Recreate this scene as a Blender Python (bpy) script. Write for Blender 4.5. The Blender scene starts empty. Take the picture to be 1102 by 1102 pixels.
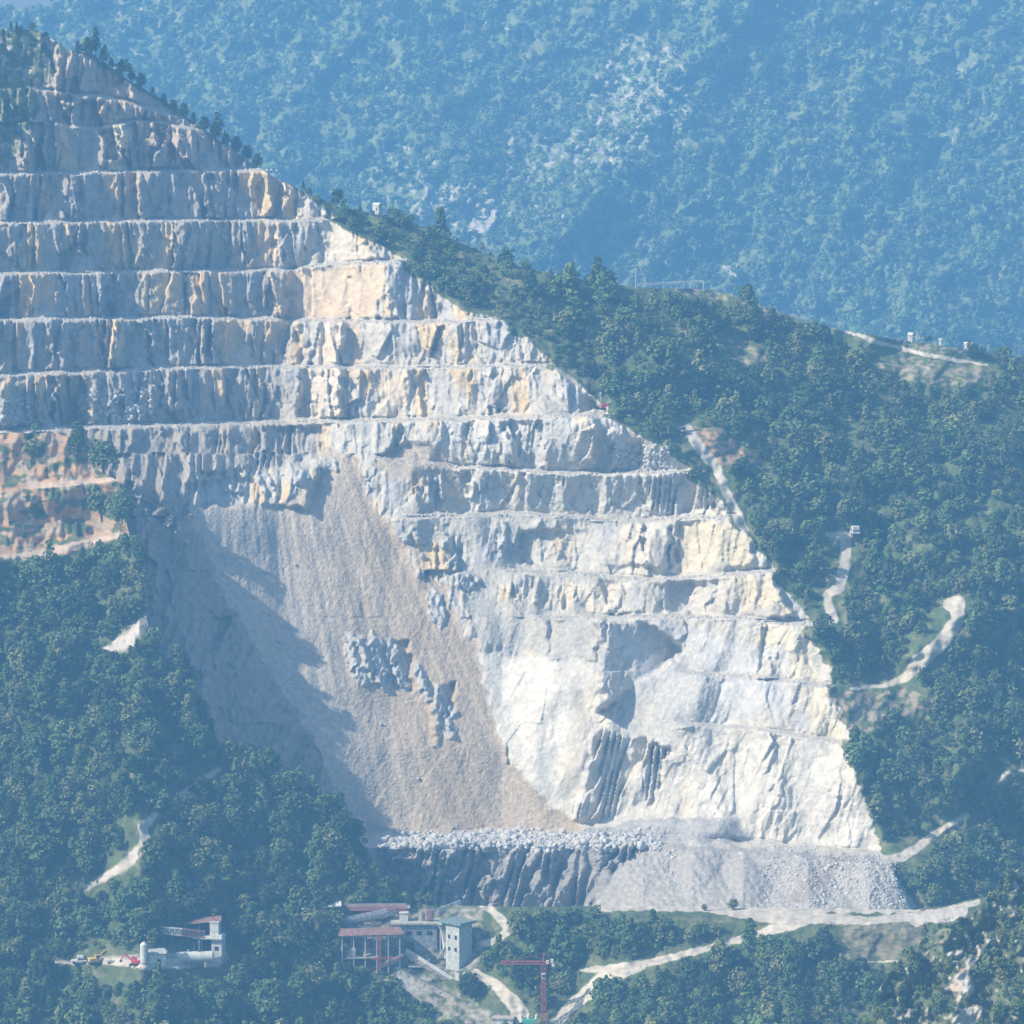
import bpy, bmesh, math, random
import numpy as np
from mathutils import Vector, Matrix
random.seed(7)
rng = np.random.default_rng(11)
R = math.radians
SC = bpy.context.scene
COL = SC.collection

# ------------------------------------------------------------------ camera, sky, sun, exposure
PITCH = R(6.0); DIST = 1500.0; K = 0.0002          # K: tangent per photograph pixel (1102 px wide)
FW = np.array([0, math.cos(PITCH), -math.sin(PITCH)]); UP = np.array([0, math.sin(PITCH), math.cos(PITCH)])
CAM = -FW * DIST
cam_d = bpy.data.cameras.new("camera"); cam = bpy.data.objects.new("camera", cam_d); COL.objects.link(cam)
cam.location = CAM; cam.rotation_euler = (R(90) - PITCH, 0, 0)
cam_d.sensor_width = 36; cam_d.lens = 36 / (2 * 551 * K); cam_d.clip_start = 5; cam_d.clip_end = 30000
SC.camera = cam
SUN_A, SUN_E = R(22), R(40)        # sun stands to the left, a little on the camera's side
sdir = Vector((-math.cos(SUN_E) * math.cos(SUN_A), -math.cos(SUN_E) * math.sin(SUN_A), math.sin(SUN_E)))
W = bpy.data.worlds.new("World"); SC.world = W; W.use_nodes = True
nt = W.node_tree; sky = nt.nodes.new("ShaderNodeTexSky"); sky.sky_type = 'NISHITA'; sky.sun_disc = False
sky.sun_elevation = SUN_E; sky.sun_rotation = math.atan2(sdir.x, sdir.y); sky.air_density = 1.2; sky.dust_density = 1.5
bg = nt.nodes["Background"]; nt.links.new(sky.outputs[0], bg.inputs[0]); bg.inputs[1].default_value = 0.12
sl = bpy.data.lights.new("sun", 'SUN'); sl.energy = 5.0; sl.angle = R(0.5); sl.color = (1.0, 0.90, 0.74)
so = bpy.data.objects.new("sun", sl); COL.objects.link(so); so.rotation_euler = sdir.to_track_quat('Z', 'Y').to_euler()
so.location = (-300, -300, 500)
SC.view_settings.view_transform = 'Standard'; SC.view_settings.look = 'None'
SC.view_settings.exposure = 0.6; SC.view_settings.gamma = 1
SC.render.engine = 'CYCLES'
SC.cycles.max_bounces = 5; SC.cycles.diffuse_bounces = 2; SC.cycles.volume_bounces = 1
SC.cycles.use_denoising = True
HAZE_DENSITY = 0.000255; HAZE_COLOR = (0.195, 0.50, 0.915)

# ------------------------------------------------------------------ helpers
def P(u, v, Y):
    u = np.asarray(u, float); v = np.asarray(v, float); Y = np.asarray(Y, float)
    a = (u - 551) * K; b = (551 - v) * K
    dy = FW[1] + b * UP[1]; dz = FW[2] + b * UP[2]
    t = (Y - CAM[1]) / dy
    return np.stack([a * t, CAM[1] + dy * t, CAM[2] + dz * t], -1)

def _hash(ix, iy, s):
    h = (ix * 374761393 + iy * 668265263 + s * 974634777) & 0x7fffffff
    h = ((h ^ (h >> 13)) * 1274126177) & 0x7fffffff
    return (h ^ (h >> 16)) & 0xffff
COS = np.cos(np.arange(256) / 256 * 2 * np.pi).astype(np.float32); SIN = np.sin(np.arange(256) / 256 * 2 * np.pi).astype(np.float32)
def noise(x, y, s=0):
    x, y = np.broadcast_arrays(np.asarray(x, float), np.asarray(y, float))
    ix = np.floor(x); iy = np.floor(y); fx = (x - ix).astype(np.float32); fy = (y - iy).astype(np.float32)
    ix = ix.astype(np.int64); iy = iy.astype(np.int64)
    def g(dx, dy):
        a = _hash(ix + dx, iy + dy, s) & 255
        return COS[a] * (fx - dx) + SIN[a] * (fy - dy)
    sx = fx * fx * fx * (fx * (fx * 6 - 15) + 10); sy = fy * fy * fy * (fy * (fy * 6 - 15) + 10)
    n0 = g(0, 0) * (1 - sx) + g(1, 0) * sx; n1 = g(0, 1) * (1 - sx) + g(1, 1) * sx
    return (n0 * (1 - sy) + n1 * sy) * 1.5
def fbm(x, y, o=4, s=0, gain=.5):
    r = 0; a = 1
    for k in range(o):
        r = r + a * noise(x, y, s + k * 13); x = x * 2.03; y = y * 2.03; a *= gain
    return r
def ridged(x, y, o=3, s=0):
    r = 0; a = 1
    for k in range(o):
        r = r + a * (1 - 2 * np.abs(noise(x, y, s + k * 7))); x = x * 2.1; y = y * 2.1; a *= .5
    return r / 1.75
def sstep(a, b, x):
    t = np.clip((x - a) / (b - a), 0, 1); return t * t * (3 - 2 * t)
def curve(x, pts):
    p = np.array(pts, float); return np.interp(x, p[:, 0], p[:, 1])

def facets(x, y, s, tilt, off):          # broken rock: every cell its own tilted plane
    ix = np.floor(x).astype(np.int64); iy = np.floor(y).astype(np.int64); best = np.full(x.shape, 9., np.float32); out = np.zeros(x.shape, np.float32)
    for dx in (-1, 0, 1):
        for dy in (-1, 0, 1):
            h = _hash(ix + dx, iy + dy, s); h2 = _hash(ix + dx, iy + dy, s + 5)
            px = (x - ix - dx - (h & 255) / 255.).astype(np.float32); py = (y - iy - dy - (h >> 8) / 255.).astype(np.float32)
            d = px * px + py * py; m = d < best; best = np.where(m, d, best)
            out = np.where(m, tilt * px * ((h2 & 255) / 127.5 - 1) + .5 * tilt * py * ((h2 >> 8) / 127.5 - 1) + off * ((h2 & 15) / 7.5 - 1), out)
    return out

# rasters in photograph pixels, one cell each
U0, V0, NU, NV = -80, -70, 1264, 1280
uu, vv = np.meshgrid(np.arange(NU) + U0, np.arange(NV) + V0)
uu = uu.astype(float); vv = vv.astype(float)
WU = uu + 5 * fbm(uu / 14, vv / 14, 3, 91); WV = vv + 4 * fbm(uu / 14, vv / 14, 3, 92)   # ragged borders
def blur(a, s):
    a = np.asarray(a, float)
    n = int(3 * s) + 1; k = np.exp(-.5 * (np.arange(-n, n + 1) / s) ** 2); k /= k.sum()
    for ax in (0, 1):
        pad = [(0, 0), (0, 0)]; pad[ax] = (n, n); b = np.pad(a, pad, mode='edge'); o = np.zeros_like(a)
        L = a.shape[ax]
        for i, w in enumerate(k):
            o += w * (b[i:i + L, :] if ax == 0 else b[:, i:i + L])
        a = o
    return a
def box(pts, mg):
    p = np.array([q[:2] for q in pts], float)
    x0, y0 = p.min(0) - mg; x1, y1 = p.max(0) + mg
    f = lambda t, o, n: int(min(max(t - o, 0), n))
    return slice(f(y0, V0, NV), f(y1 + 1, V0, NV)), slice(f(x0, U0, NU), f(x1 + 1, U0, NU))
def poly(pts, soft=0, rag=True):
    sl_ = box(pts, 14 + 3 * soft); full = np.zeros(uu.shape)
    x, y = (WU[sl_], WV[sl_]) if rag else (uu[sl_], vv[sl_])
    ins = np.zeros(x.shape, bool); n = len(pts)
    for i in range(n):
        x1, y1 = pts[i]; x2, y2 = pts[(i + 1) % n]
        if y1 == y2: continue
        ins ^= ((y1 > y) != (y2 > y)) & (x < (x2 - x1) * (y - y1) / (y2 - y1) + x1)
    m = ins.astype(float)
    full[sl_] = blur(m, soft) if soft else m
    return full
WX = uu + 1.5 * noise(uu / 9, vv / 9, 5); WY = vv + 1.0 * noise(uu / 9, vv / 9, 6)
def pline(pts, rag=False):          # distance to a polyline minus its half width; points (u, v, width)
    sl_ = box(pts, 30); full = np.full(uu.shape, 1e9)
    x, y = (WU[sl_], WV[sl_]) if rag else (WX[sl_], WY[sl_])
    best = np.full(x.shape, 1e9)
    for (x1, y1, w1), (x2, y2, w2) in zip(pts[:-1], pts[1:]):
        dx, dy = x2 - x1, y2 - y1; t = np.clip(((x - x1) * dx + (y - y1) * dy) / (dx * dx + dy * dy), 0, 1)
        best = np.minimum(best, np.hypot(x - x1 - t * dx, (y - y1 - t * dy)) - (w1 + (w2 - w1) * t) / 2)
    full[sl_] = best
    return full
def samp(a, u, v):
    x = np.clip(np.asarray(u, float) - U0, 0, NU - 1.001); y = np.clip(np.asarray(v, float) - V0, 0, NV - 1.001)
    i = x.astype(int); j = y.astype(int); fx = x - i; fy = y - j
    if a.ndim == 3: fx = fx[..., None]; fy = fy[..., None]
    return (a[j, i] * (1 - fx) + a[j, i + 1] * fx) * (1 - fy) + (a[j + 1, i] * (1 - fx) + a[j + 1, i + 1] * fx) * fy

# ------------------------------------------------------------------ materials
def mat(name, col=(.5, .5, .5), rough=.85, attr=False, nscale=.5, namp=.25, bump=0., bscale=1., metal=0., spec=.2):
    m = bpy.data.materials.new(name); m.use_nodes = True; t = m.node_tree; b = t.nodes["Principled BSDF"]
    b.inputs["Roughness"].default_value = rough; b.inputs["Metallic"].default_value = metal
    b.inputs["Specular IOR Level"].default_value = spec
    tc = t.nodes.new("ShaderNodeTexCoord"); n = t.nodes.new("ShaderNodeTexNoise")
    n.inputs["Scale"].default_value = nscale; n.inputs["Detail"].default_value = 6; t.links.new(tc.outputs["Object"], n.inputs["Vector"])
    mr = t.nodes.new("ShaderNodeMapRange"); mr.inputs[1].default_value = .3; mr.inputs[2].default_value = .7
    mr.inputs[3].default_value = 1 - namp; mr.inputs[4].default_value = 1 + namp; t.links.new(n.outputs[0], mr.inputs[0])
    mx = t.nodes.new("ShaderNodeVectorMath"); mx.operation = 'SCALE'
    if attr:
        c = t.nodes.new("ShaderNodeAttribute"); c.attribute_name = "Col"; t.links.new(c.outputs["Color"], mx.inputs[0])
    else: mx.inputs[0].default_value = col
    t.links.new(mr.outputs[0], mx.inputs["Scale"]); t.links.new(mx.outputs[0], b.inputs["Base Color"])
    if bump:
        n2 = t.nodes.new("ShaderNodeTexNoise"); n2.inputs["Scale"].default_value = bscale; n2.inputs["Detail"].default_value = 5
        t.links.new(tc.outputs["Object"], n2.inputs["Vector"]); bp = t.nodes.new("ShaderNodeBump")
        bp.inputs["Strength"].default_value = 1; bp.inputs["Distance"].default_value = bump
        t.links.new(n2.outputs[0], bp.inputs["Height"]); t.links.new(bp.outputs[0], b.inputs["Normal"])
    return m
M_rock = mat("limestone", attr=True, nscale=.35, namp=.16, bump=.5, bscale=.7)
M_scree = mat("scree", attr=True, nscale=.6, namp=.18, bump=.5, bscale=1.1)
M_road = mat("dirt_track", attr=True, nscale=.3, namp=.1, bump=.1, bscale=1)
M_soil = mat("hill_soil", attr=True, nscale=.25, namp=.3, bump=1.0, bscale=.4)
M_mount = mat("mountain_scrub", attr=True, nscale=.06, namp=.3, bump=3.0, bscale=.12)
M_leaf = mat("foliage", attr=True, nscale=.8, namp=.25, spec=.1)
M_bark = mat("bark", (.10, .075, .055), nscale=3)

# ------------------------------------------------------------------ mesh from arrays
def mesh(name, V, F, m, col=None, parent=None, smooth=False):
    me = bpy.data.meshes.new(name); V = np.ascontiguousarray(V, np.float32).reshape(-1, 3); F = np.ascontiguousarray(F, np.int32)
    me.vertices.add(len(V)); me.vertices.foreach_set("co", V.ravel())
    k = F.shape[1]; me.loops.add(F.size); me.loops.foreach_set("vertex_index", F.ravel())
    me.polygons.add(len(F)); me.polygons.foreach_set("loop_start", np.arange(0, F.size, k, dtype=np.int32))
    me.update(calc_edges=True)
    if col is not None:
        c = np.ones((len(V), 4), np.float32); c[:, :3] = col
        a = me.color_attributes.new("Col", 'FLOAT_COLOR', 'POINT'); a.data.foreach_set("color", c.ravel())
    if smooth: me.polygons.foreach_set("use_smooth", np.ones(len(F), bool))
    me.materials.append(m)
    o = bpy.data.objects.new(name, me); COL.objects.link(o)
    if parent: o.parent = parent
    return o
def tag(o, label=None, cat=None, group=None, kind=None):
    if label: o["label"] = label
    if cat: o["category"] = cat
    if group: o["group"] = group
    if kind: o["kind"] = kind
    return o

# ================================================================== QUARRY MOUNTAIN (main sheet)
BENCH = [  # bench lines: points along the line, depth of the bench, where it exists (fade in, fade out)
    ([(40, 96), (130, 106), (200, 128)], 6, 40, 200),
    ([(60, 132), (100, 138), (150, 128), (220, 140)], 6, 70, 230),
    ([(-80, 188), (5, 187), (150, 184), (290, 182)], 7, -80, 300),
    ([(-80, 241), (0, 240), (150, 237), (345, 236)], 7, -80, 355),
    ([(-80, 295), (0, 294), (150, 292), (310, 290), (345, 285), (430, 280)], 7, -80, 440),
    ([(-80, 346), (0, 344), (200, 341), (390, 345), (480, 346), (535, 343)], 7, -80, 540),
    ([(-80, 408), (0, 404), (70, 400), (250, 394), (440, 395), (590, 392)], 8, -80, 610),
    ([(-80, 470), (40, 462), (200, 456), (400, 452), (560, 448), (665, 446)], 10, -80, 690),
    ([(380, 488), (430, 496), (500, 502), (620, 509), (750, 507)], 7, 400, 760),
    ([(420, 556), (560, 552), (630, 556), (665, 562), (720, 558), (790, 555)], 7, 430, 800),
    ([(540, 614), (600, 615), (690, 623), (760, 620), (830, 614)], 7, 545, 840),
    ([(560, 664), (700, 663), (780, 664), (862, 671)], 7, 575, 880),
    ([(700, 722), (800, 727), (900, 738)], 7, 735, 905),
    ([(720, 778), (800, 782), (905, 798)], 6, 730, 910),
    ([(380, 903), (500, 900), (640, 898), (720, 906), (850, 914), (960, 924)], 22, 300, 970),
]
EDGE = [(-70, 20), (20, 40), (60, 90), (110, 172), (150, 232), (185, 288), (205, 318), (236, 352), (280, 428), (335, 490), (345, 540), (385, 580),
        (440, 640), (480, 705), (540, 770), (575, 800), (610, 825), (660, 860), (720, 885), (790, 905), (860, 930), (915, 948), (975, 985), (1250, 1150)]
ue = curve(vv, EDGE) + 5 * noise(vv / 13, vv * 0, 161) + 2.5 * noise(vv / 5, vv * 0, 162)
for q in (184, 236, 281, 343, 392, 446, 507, 555, 615, 670, 737, 797): ue = ue + 9 * (vv < q) * (vv > q - 60) * (1 - (q - vv) / 60.) * (vv > 0) - 4 * np.exp(-((vv - q - 12) / 9.) ** 2)
right_of = sstep(0, 14, uu - ue)

depth = .11 * (905 - vv)
bench_top = np.zeros_like(depth); bidx = np.zeros_like(depth)
for pts, D, ua, ub in BENCH:
    vk = curve(uu, pts) + 1.6 * noise(uu / 23, 0 * uu, 3)
    w = sstep(ua - 12, ua + 12, uu) * (1 - sstep(ub - 8, ub + 10, uu)) if ua > -80 else 1 - sstep(ub - 8, ub + 10, uu)
    ang = math.tan(1) * 0 + np.tan(PITCH + (vk - 551) * K)
    th = (D * np.clip(ang, 0, 1) / (K * DIST) + 1.6) * (1 + .5 * noise(uu / 27, 0 * uu + D, 197)) + 1.2 * np.clip(noise(uu / 70, 0 * uu + vk[0, 0] / 9, 198), 0, 1)
    sharp = np.clip((vk - vv) / th + .5, 0, 1)
    broad = sstep(34, -34, vv - vk)
    depth += D * (w * sharp + (1 - w) * broad)
    bench_top = np.maximum(bench_top, w * sstep(th * .5 + 2.0, th * .5, np.abs(vv - vk)))
    bidx += (vv < vk)
Lup = curve(uu, [(-80, -62), (0, -46), (150, -17), (285, 9), (300, 11), (420, 0), (600, -22), (760, -42), (1200, -60)])
Llo = curve(uu, [(-80, -30), (60, -34), (120, -42), (200, -34), (240, -24), (300, -12), (420, 0), (540, 4), (640, -4), (800, -22), (950, -42), (1200, -60)])
b = sstep(450, 560, vv)
depth += Lup * (1 - b) + Llo * b
depth += 5 * fbm(uu / 90, vv / 160, 3, 21) * (1 - .85 * poly([(180, 480), (380, 480), (520, 700), (600, 900), (380, 915), (180, 760)], 16))

# ---- regions (photograph pixels)
m_scree = poly([(345, 478), (385, 492), (395, 535), (436, 585), (447, 618), (480, 628), (498, 680), (515, 700), (525, 760), (550, 820), (590, 868), (622, 886),
                (640, 905), (380, 908), (340, 800), (240, 640), (203, 545), (225, 540), (300, 545), (335, 520)])
m_scree_b = poly([(398, 500), (425, 478), (460, 476), (485, 500), (500, 530), (470, 512), (420, 515)])
m_cone = poly([(640, 800), (668, 768), (700, 735), (740, 700), (765, 715), (775, 760), (760, 780), (722, 800), (690, 790)])
m_benchscree = (poly([(560, 545), (640, 550), (700, 560), (668, 566), (600, 560), (540, 560), (440, 590), (430, 560)]) +
                poly([(545, 600), (600, 610), (660, 618), (720, 626), (640, 628), (560, 622), (520, 640), (500, 610)]) +
                poly([(500, 640), (560, 650), (640, 662), (650, 690), (640, 712), (560, 700), (510, 688)]))
m_benchscree = np.clip(m_benchscree, 0, 1)
m_tip = poly([(690, 912), (720, 908), (850, 916), (955, 924), (985, 980), (985, 1010), (560, 1010), (632, 976), (650, 945)])
m_mound = poly([(625, 893), (680, 882), (740, 880), (790, 880), (806, 905), (740, 908), (640, 902)])
m_slab = poly([(512, 700), (560, 706), (640, 714), (634, 770), (618, 884), (590, 868), (550, 818), (524, 760)])
m_rubble = pline([(410, 908, 14), (520, 904, 20), (620, 905, 18), (705, 908, 8)], True) < 0
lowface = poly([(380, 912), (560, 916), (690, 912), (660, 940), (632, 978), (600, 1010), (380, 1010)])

# ---- facets: planes of rock turned towards (negative) or away from (positive) the sun
FAC = [
    ([(296, 194), (312, 204), (306, 236), (300, 290), (286, 290), (294, 240)], -.9), ([(345, 238), (362, 236), (412, 279), (345, 284)], -.35),
    ([(312, 290), (416, 284), (408, 343), (306, 345)], -.35), ([(416, 283), (432, 280), (482, 336), (472, 346), (409, 344)], .55),
    ([(300, 347), (345, 347), (345, 392), (296, 392)], -.4), ([(345, 347), (368, 347), (365, 450), (320, 450), (330, 400)], -.8),
    ([(598, 396), (607, 396), (648, 440), (610, 443)], 1.1), ([(655, 450), (690, 475), (694, 502), (662, 505)], 1.0),
    ([(642, 668), (690, 668), (735, 692), (733, 706), (690, 730), (642, 768), (648, 720)], 1.0),
    ([(590, 668), (642, 668), (642, 712), (590, 704)], -.3),
    ([(640, 790), (722, 802), (702, 870), (618, 884)], .30),
    ([(378, 684), (440, 690), (444, 748), (400, 735)], .5), ([(466, 740), (490, 735), (480, 800), (466, 806)], 1.1),
    ([(188, 462), (345, 458), (350, 485), (300, 505), (205, 520)], .35), ([(215, 508), (345, 500), (330, 545), (218, 545)], -.4),
    ([(60, 62), (90, 55), (135, 85), (105, 102), (60, 100)], .5), ([(66, 108), (108, 112), (108, 135), (80, 139)], 1.6), ([(110, 140), (140, 140), (136, 182), (124, 182)], -1.2),
    ([(0, 410), (88, 405), (95, 455), (0, 458)], .7), ([(170, 415), (260, 400), (262, 450), (190, 452)], .2),
    ([(440, 500), (505, 510), (505, 552), (470, 552)], .45), ([(540, 455), (640, 450), (640, 500), (560, 498)], -.25),
    ([(560, 570), (720, 572), (720, 612), (560, 606)], -.22), ([(690, 575), (722, 570), (722, 615), (700, 612)], .9), ([(728, 562), (800, 560), (815, 610), (728, 616)], -.3),
    ([(660, 630), (745, 628), (740, 660), (655, 660)], .5), ([(745, 626), (830, 618), (856, 665), (740, 662)], -.35),
    ([(690, 512), (745, 510), (780, 550), (700, 552)], .35), ([(850, 640), (862, 655), (875, 720), (850, 700)], .4),
]
for pts, g in FAC:
    m = poly(pts, 1.3); p = np.array(pts); uc = p[:, 0].mean()
    depth += m * np.clip(g * .3 * (uu - uc), -12 if abs(g) > .9 else -6, 12 if abs(g) > .9 else 6)

rough = np.ones_like(depth)
rough = rough * (1 - .92 * blur(m_scree, 3)) * (1 - .45 * blur(m_cone, 3)) * (1 - .75 * blur(m_benchscree, 2)) * (1 - .9 * blur(m_scree_b, 2))
rough *= (1 - .88 * blur(m_tip, 2)) * (1 - .8 * blur(m_mound, 2)) * (1 - .86 * blur(m_slab, 2)) * (1 - .75 * bench_top)
smoothwall = sstep(480, 640, uu) * sstep(470, 520, vv)
rough *= 1 - .72 * poly([(312, 290), (416, 284), (408, 343), (306, 345)], 2); rough *= 1 - .6 * poly([(348, 240), (362, 236), (412, 279), (345, 284)], 2)
rough *= 1 - .35 * smoothwall - .27 * smoothwall * sstep(640, 720, vv)
veg_tl = poly([(-80, -70), (30, 30), (60, 62), (60, 75), (42, 92), (45, 110), (30, 140), (5, 185), (-80, 180)])
rough *= (1 - right_of); rough = rough * (1 + .3 * (vv < 180))

# small spill cones lying on the benches
m_talus = np.zeros_like(depth); tr = np.random.default_rng(77)
for pts, D, ua, ub in BENCH[2:13]:
    for _ in range(int((ub - max(ua, 0)) / 75)):
        x0 = tr.uniform(max(ua, 0) + 10, ub - 15); h = tr.uniform(7, 26); w = h * tr.uniform(.7, 1.3); y0 = float(curve(x0, pts)); q = box([(x0 - w, y0 - h), (x0 + w, y0)], 3)
        t_ = (y0 - vv[q]) / h; hw = np.maximum(w * (1 - t_), .01); inn = np.clip(1 - np.abs(WU[q] - x0) / hw, 0, 1) * (t_ > 0) * (t_ < 1)
        m_talus[q] = np.maximum(m_talus[q], np.clip(inn * 2.5, 0, 1)); depth[q] -= .11 * h * inn ** .7
rough = rough * (1 - .85 * m_talus) * np.clip(.9 + 1.0 * noise(uu / 34, bidx * 7.1, 195) + .4 * noise(uu / 12, bidx * 3.3, 196), .3, 1.5)
a = uu + .12 * np.clip(vv - 450, 0, 999) + .22 * np.clip(vv - 660, 0, 999); o17 = bidx * 17.3
hasb = np.where(m_scree > .5, 0, 1)
warp = 3.0 * noise(uu / 35, vv / 70 + o17, 31) + 1.0 * noise(uu / 9, vv / 18 + o17, 32)
fl = 1.0 * ridged((a + warp) / 46, vv / 300 + o17, 1, 41) + 1.1 * ridged((a + warp) / 21, vv / 200 + o17, 2, 42) + .8 * ridged((a + warp) / 8.5, vv / 90 + o17, 2, 43) + .42 * ridged((a + warp) / 4.2, vv / 26, 1, 44)
fl += facets((a + .5 * warp) / 30, vv / 75 + o17, 141, 4.2, 1.1) + facets((a + warp) / 11, vv / 30 + o17, 142, 2.1, .7) + facets((uu + warp) / 5, vv / 9, 143, .9, .35)
blk = .5 * noise((uu + .5 * vv) / 16, vv / 13, 45) + .3 * noise(uu / 6, vv / 7, 46)
depth -= rough * (fl * (1 + .3 * (1 - sstep(300, 420, uu + .3 * vv))) + blk)
def saw(m, p, g, sd):        # slabs turned away from the sun with thin lit returns
    x = (a + 1.6 * p * noise(uu / 31, vv / 240 + o17, sd) + .10 * p * noise(uu / 7, vv / 12, sd + 1)) / p
    return m * .3 * p * g * ((x % 1) - .5 + .2 * noise(np.floor(x), vv / 60 + o17, sd + 2)) * np.clip(.75 + 1.2 * noise(uu / 30, vv / 40, sd + 3), .15, 1.3)
depth -= blur(lowface, 1) * (facets((a + warp) / 12, vv / 22, 181, 2.2, .8) + facets(uu / 5, vv / 7, 182, .9, .4)) * .7
depth += saw(poly([(642, 788), (700, 795), (722, 806), (702, 862), (650, 880), (616, 884)], 2), 11, 1.7, 151) + saw(blur(lowface, 1), 17, 1.15, 152) + saw(poly([(185, 462), (345, 458), (350, 485), (300, 500), (205, 510)], 2), 19, 1.0, 153)
depth += saw(blur((uu < 300 + .2 * vv) & (vv < 458) & (vv > 60), 4.) * rough, 25, .5, 154) + saw(poly([(690, 512), (748, 510), (782, 550), (700, 552)], 1), 9, 1.3, 155)
# outcrops showing through the scree
crop = np.zeros_like(depth)
for (x0, y0, w, h) in [(385, 708, 13, 30), (408, 712, 10, 34), (428, 715, 9, 30), (478, 765, 10, 30), (455, 735, 7, 22), (350, 500, 14, 9), (320, 512, 12, 12), (250, 522, 14, 10), (285, 520, 10, 12), (470, 655, 12, 20), (500, 625, 16, 10), (445, 578, 12, 9), (478, 582, 9, 12), (540, 585, 7, 12)]:
    q = box([(x0 - w - 12, y0 - h), (x0 + w + 12, y0 + h)], 10); r2 = ((WU[q] - x0 - .25 * (vv[q] - y0)) / w) ** 2 + ((WV[q] - y0) / h) ** 2
    crop[q] = np.maximum(crop[q], r2 < 1); depth[q] -= np.clip(1 - r2, 0, 1) ** .5 * (2.4 + 1.6 * noise((uu[q] - .3 * vv[q]) / 6, vv[q] / 30, 8) + facets(uu[q] / 5 + .3 * vv[q] / 5, vv[q] / 9, 211, 1.8, .8))
# scree surface: flow grooves following the fall line, plus lumps
flow = uu - curve(vv, [(480, 370), (900, 545)]) ; fn = flow / np.maximum(.5, 1 + (vv - 470) / 260.)
depth -= blur(m_scree, 2) * (.45 * noise(fn / 9, vv / 170, 51) + .28 * noise(fn / 4, vv / 60, 52) + 1.0 * noise(fn / 30, vv / 220, 53) + .13 * noise(uu / 3.2, vv / 3.2, 54))
# tip cones at the foot
for (x0, y0, sl_) in [(692, 912, .42), (745, 910, .5), (800, 914, .55), (870, 918, .6), (935, 922, .5)]:
    d = (vv - y0); cone = np.clip(1 - np.abs(uu - x0) / (8 + np.clip(d, 0, 999) * .75), 0, 1)
    depth -= blur(m_tip, 3) * cone * np.clip(d, 0, 80) * .42 * sl_
depth -= blur(m_tip, 2) * (.2 * (vv - 912) * (vv > 912) + .5 * noise(uu / 5, vv / 5, 61) + .6 * noise((uu - .6 * (vv - 900)) / 7, vv / 40, 62))
depth -= 7 * blur(m_mound, 4) + m_rubble * (.6 + .8 * noise(uu / 4, vv / 4, 63))
depth -= .5 * bench_top * noise(uu / 4, vv / 3, 64)
depth -= poly([(640, 800), (740, 700), (775, 760), (722, 800)], 9) * 2

# ---- wooded flank right of the quarry edge
ei = np.clip((ue - U0).astype(int), 0, NU - 1)
Yedge = depth[np.arange(NV)[:, None], ei]
Yedge = blur(np.repeat(Yedge[:, :1], 3, 1), 14)[:, :1]
du = uu - curve(vv, EDGE)
n1 = fbm((uu + .5 * vv) / 150, (vv - .4 * uu) / 170, 4, 71)
flank = Yedge + (.155 - .06 * sstep(430, 560, vv)) * du + 13 * n1 * sstep(0, 120, du) + 2.5 * fbm(uu / 30, vv / 30, 3, 72)
# hollows beside the tracks
for (x0, y0, w, h, amp) in [(912, 620, 16, 45, -5), (860, 600, 22, 40, 4), (940, 700, 45, 35, 6), (1000, 860, 50, 40, 6), (700, 420, 60, 40, -6), (880, 690, 40, 30, -7), (1060, 600, 80, 80, -10), (640, 330, 80, 30, -5), (560, 270, 60, 30, 6)]:
    flank += amp * np.exp(-(((uu - x0) / w) ** 2 + ((vv - y0) / h) ** 2))
depth = depth * (1 - right_of) + flank * right_of
tl = blur(veg_tl, 3)
depth = depth - tl * (2 * fbm(uu / 25, vv / 25, 3, 73))

# ---- tracks
ROADS_MAIN = [
    [(565, 366, 7), (574, 376, 8), (584, 388, 7)], [(598, 398, 6), (615, 410, 7), (640, 434, 8), (650, 440, 8)],
    [(740, 462, 10), (756, 486, 12), (771, 503, 10), (784, 535, 9), (795, 558, 11), (803, 574, 8)],
    [(890, 575, 4), (911, 577, 12), (909, 610, 12), (903, 632, 12), (889, 641, 9), (893, 655, 11), (899, 666, 8), (880, 671, 4), (858, 672, 3)],
    [(1022, 650, 14), (1030, 650, 18), (1030, 668, 15), (1012, 692, 15), (988, 714, 17), (974, 730, 9), (950, 738, 5), (915, 741, 3)],
    [(1040, 878, 6), (1012, 893, 6), (990, 910, 10), (972, 922, 10), (948, 926, 8)], [(1064, 851, 3), (1076, 846, 9), (1082, 832, 4), (1110, 828, 3)],
    [(925, 360, 6), (942, 368, 5), (990, 380, 4), (1020, 386, 4), (1062, 393, 2)], [(895, 351, 3), (920, 360, 3)],
]
road = np.full(uu.shape, 1e9)
for r_ in ROADS_MAIN: road = np.minimum(road, pline(r_))
redbank = poly([(742, 458), (765, 459), (792, 474), (822, 496), (795, 497), (772, 499), (752, 478)])
fuzzy = poly([(875, 745), (985, 745), (1000, 760), (930, 790), (900, 800), (888, 770)]) * (fbm(uu / 9, vv / 9, 3, 77) > -.1)
for (x0, y0, w, h) in [(1090, 845, 16, 9), (1000, 400, 60, 14), (850, 335, 55, 9), (760, 315, 40, 6), (990, 372, 50, 7), (800, 380, 30, 16), (920, 350, 30, 6), (640, 292, 30, 3)]:
    fuzzy = np.maximum(fuzzy, ((((WU - x0) / w) ** 2 + ((WV - y0 - .12 * (uu - x0)) / h) ** 2 < 1) & (fbm(uu / 8, vv / 4, 3, 78) > .12)))
rockspot = tl * ((fbm(uu / 11, vv / 8, 3, 79) > .32) & (vv < 190))
quarry = (uu < ue + 3 * fbm(uu / 10, vv / 8, 2, 80)) & (veg_tl < .5) & (vv > 40)
isroad = (road < 0) & ~((vv < 460) & (uu < ue - 14))
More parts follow.
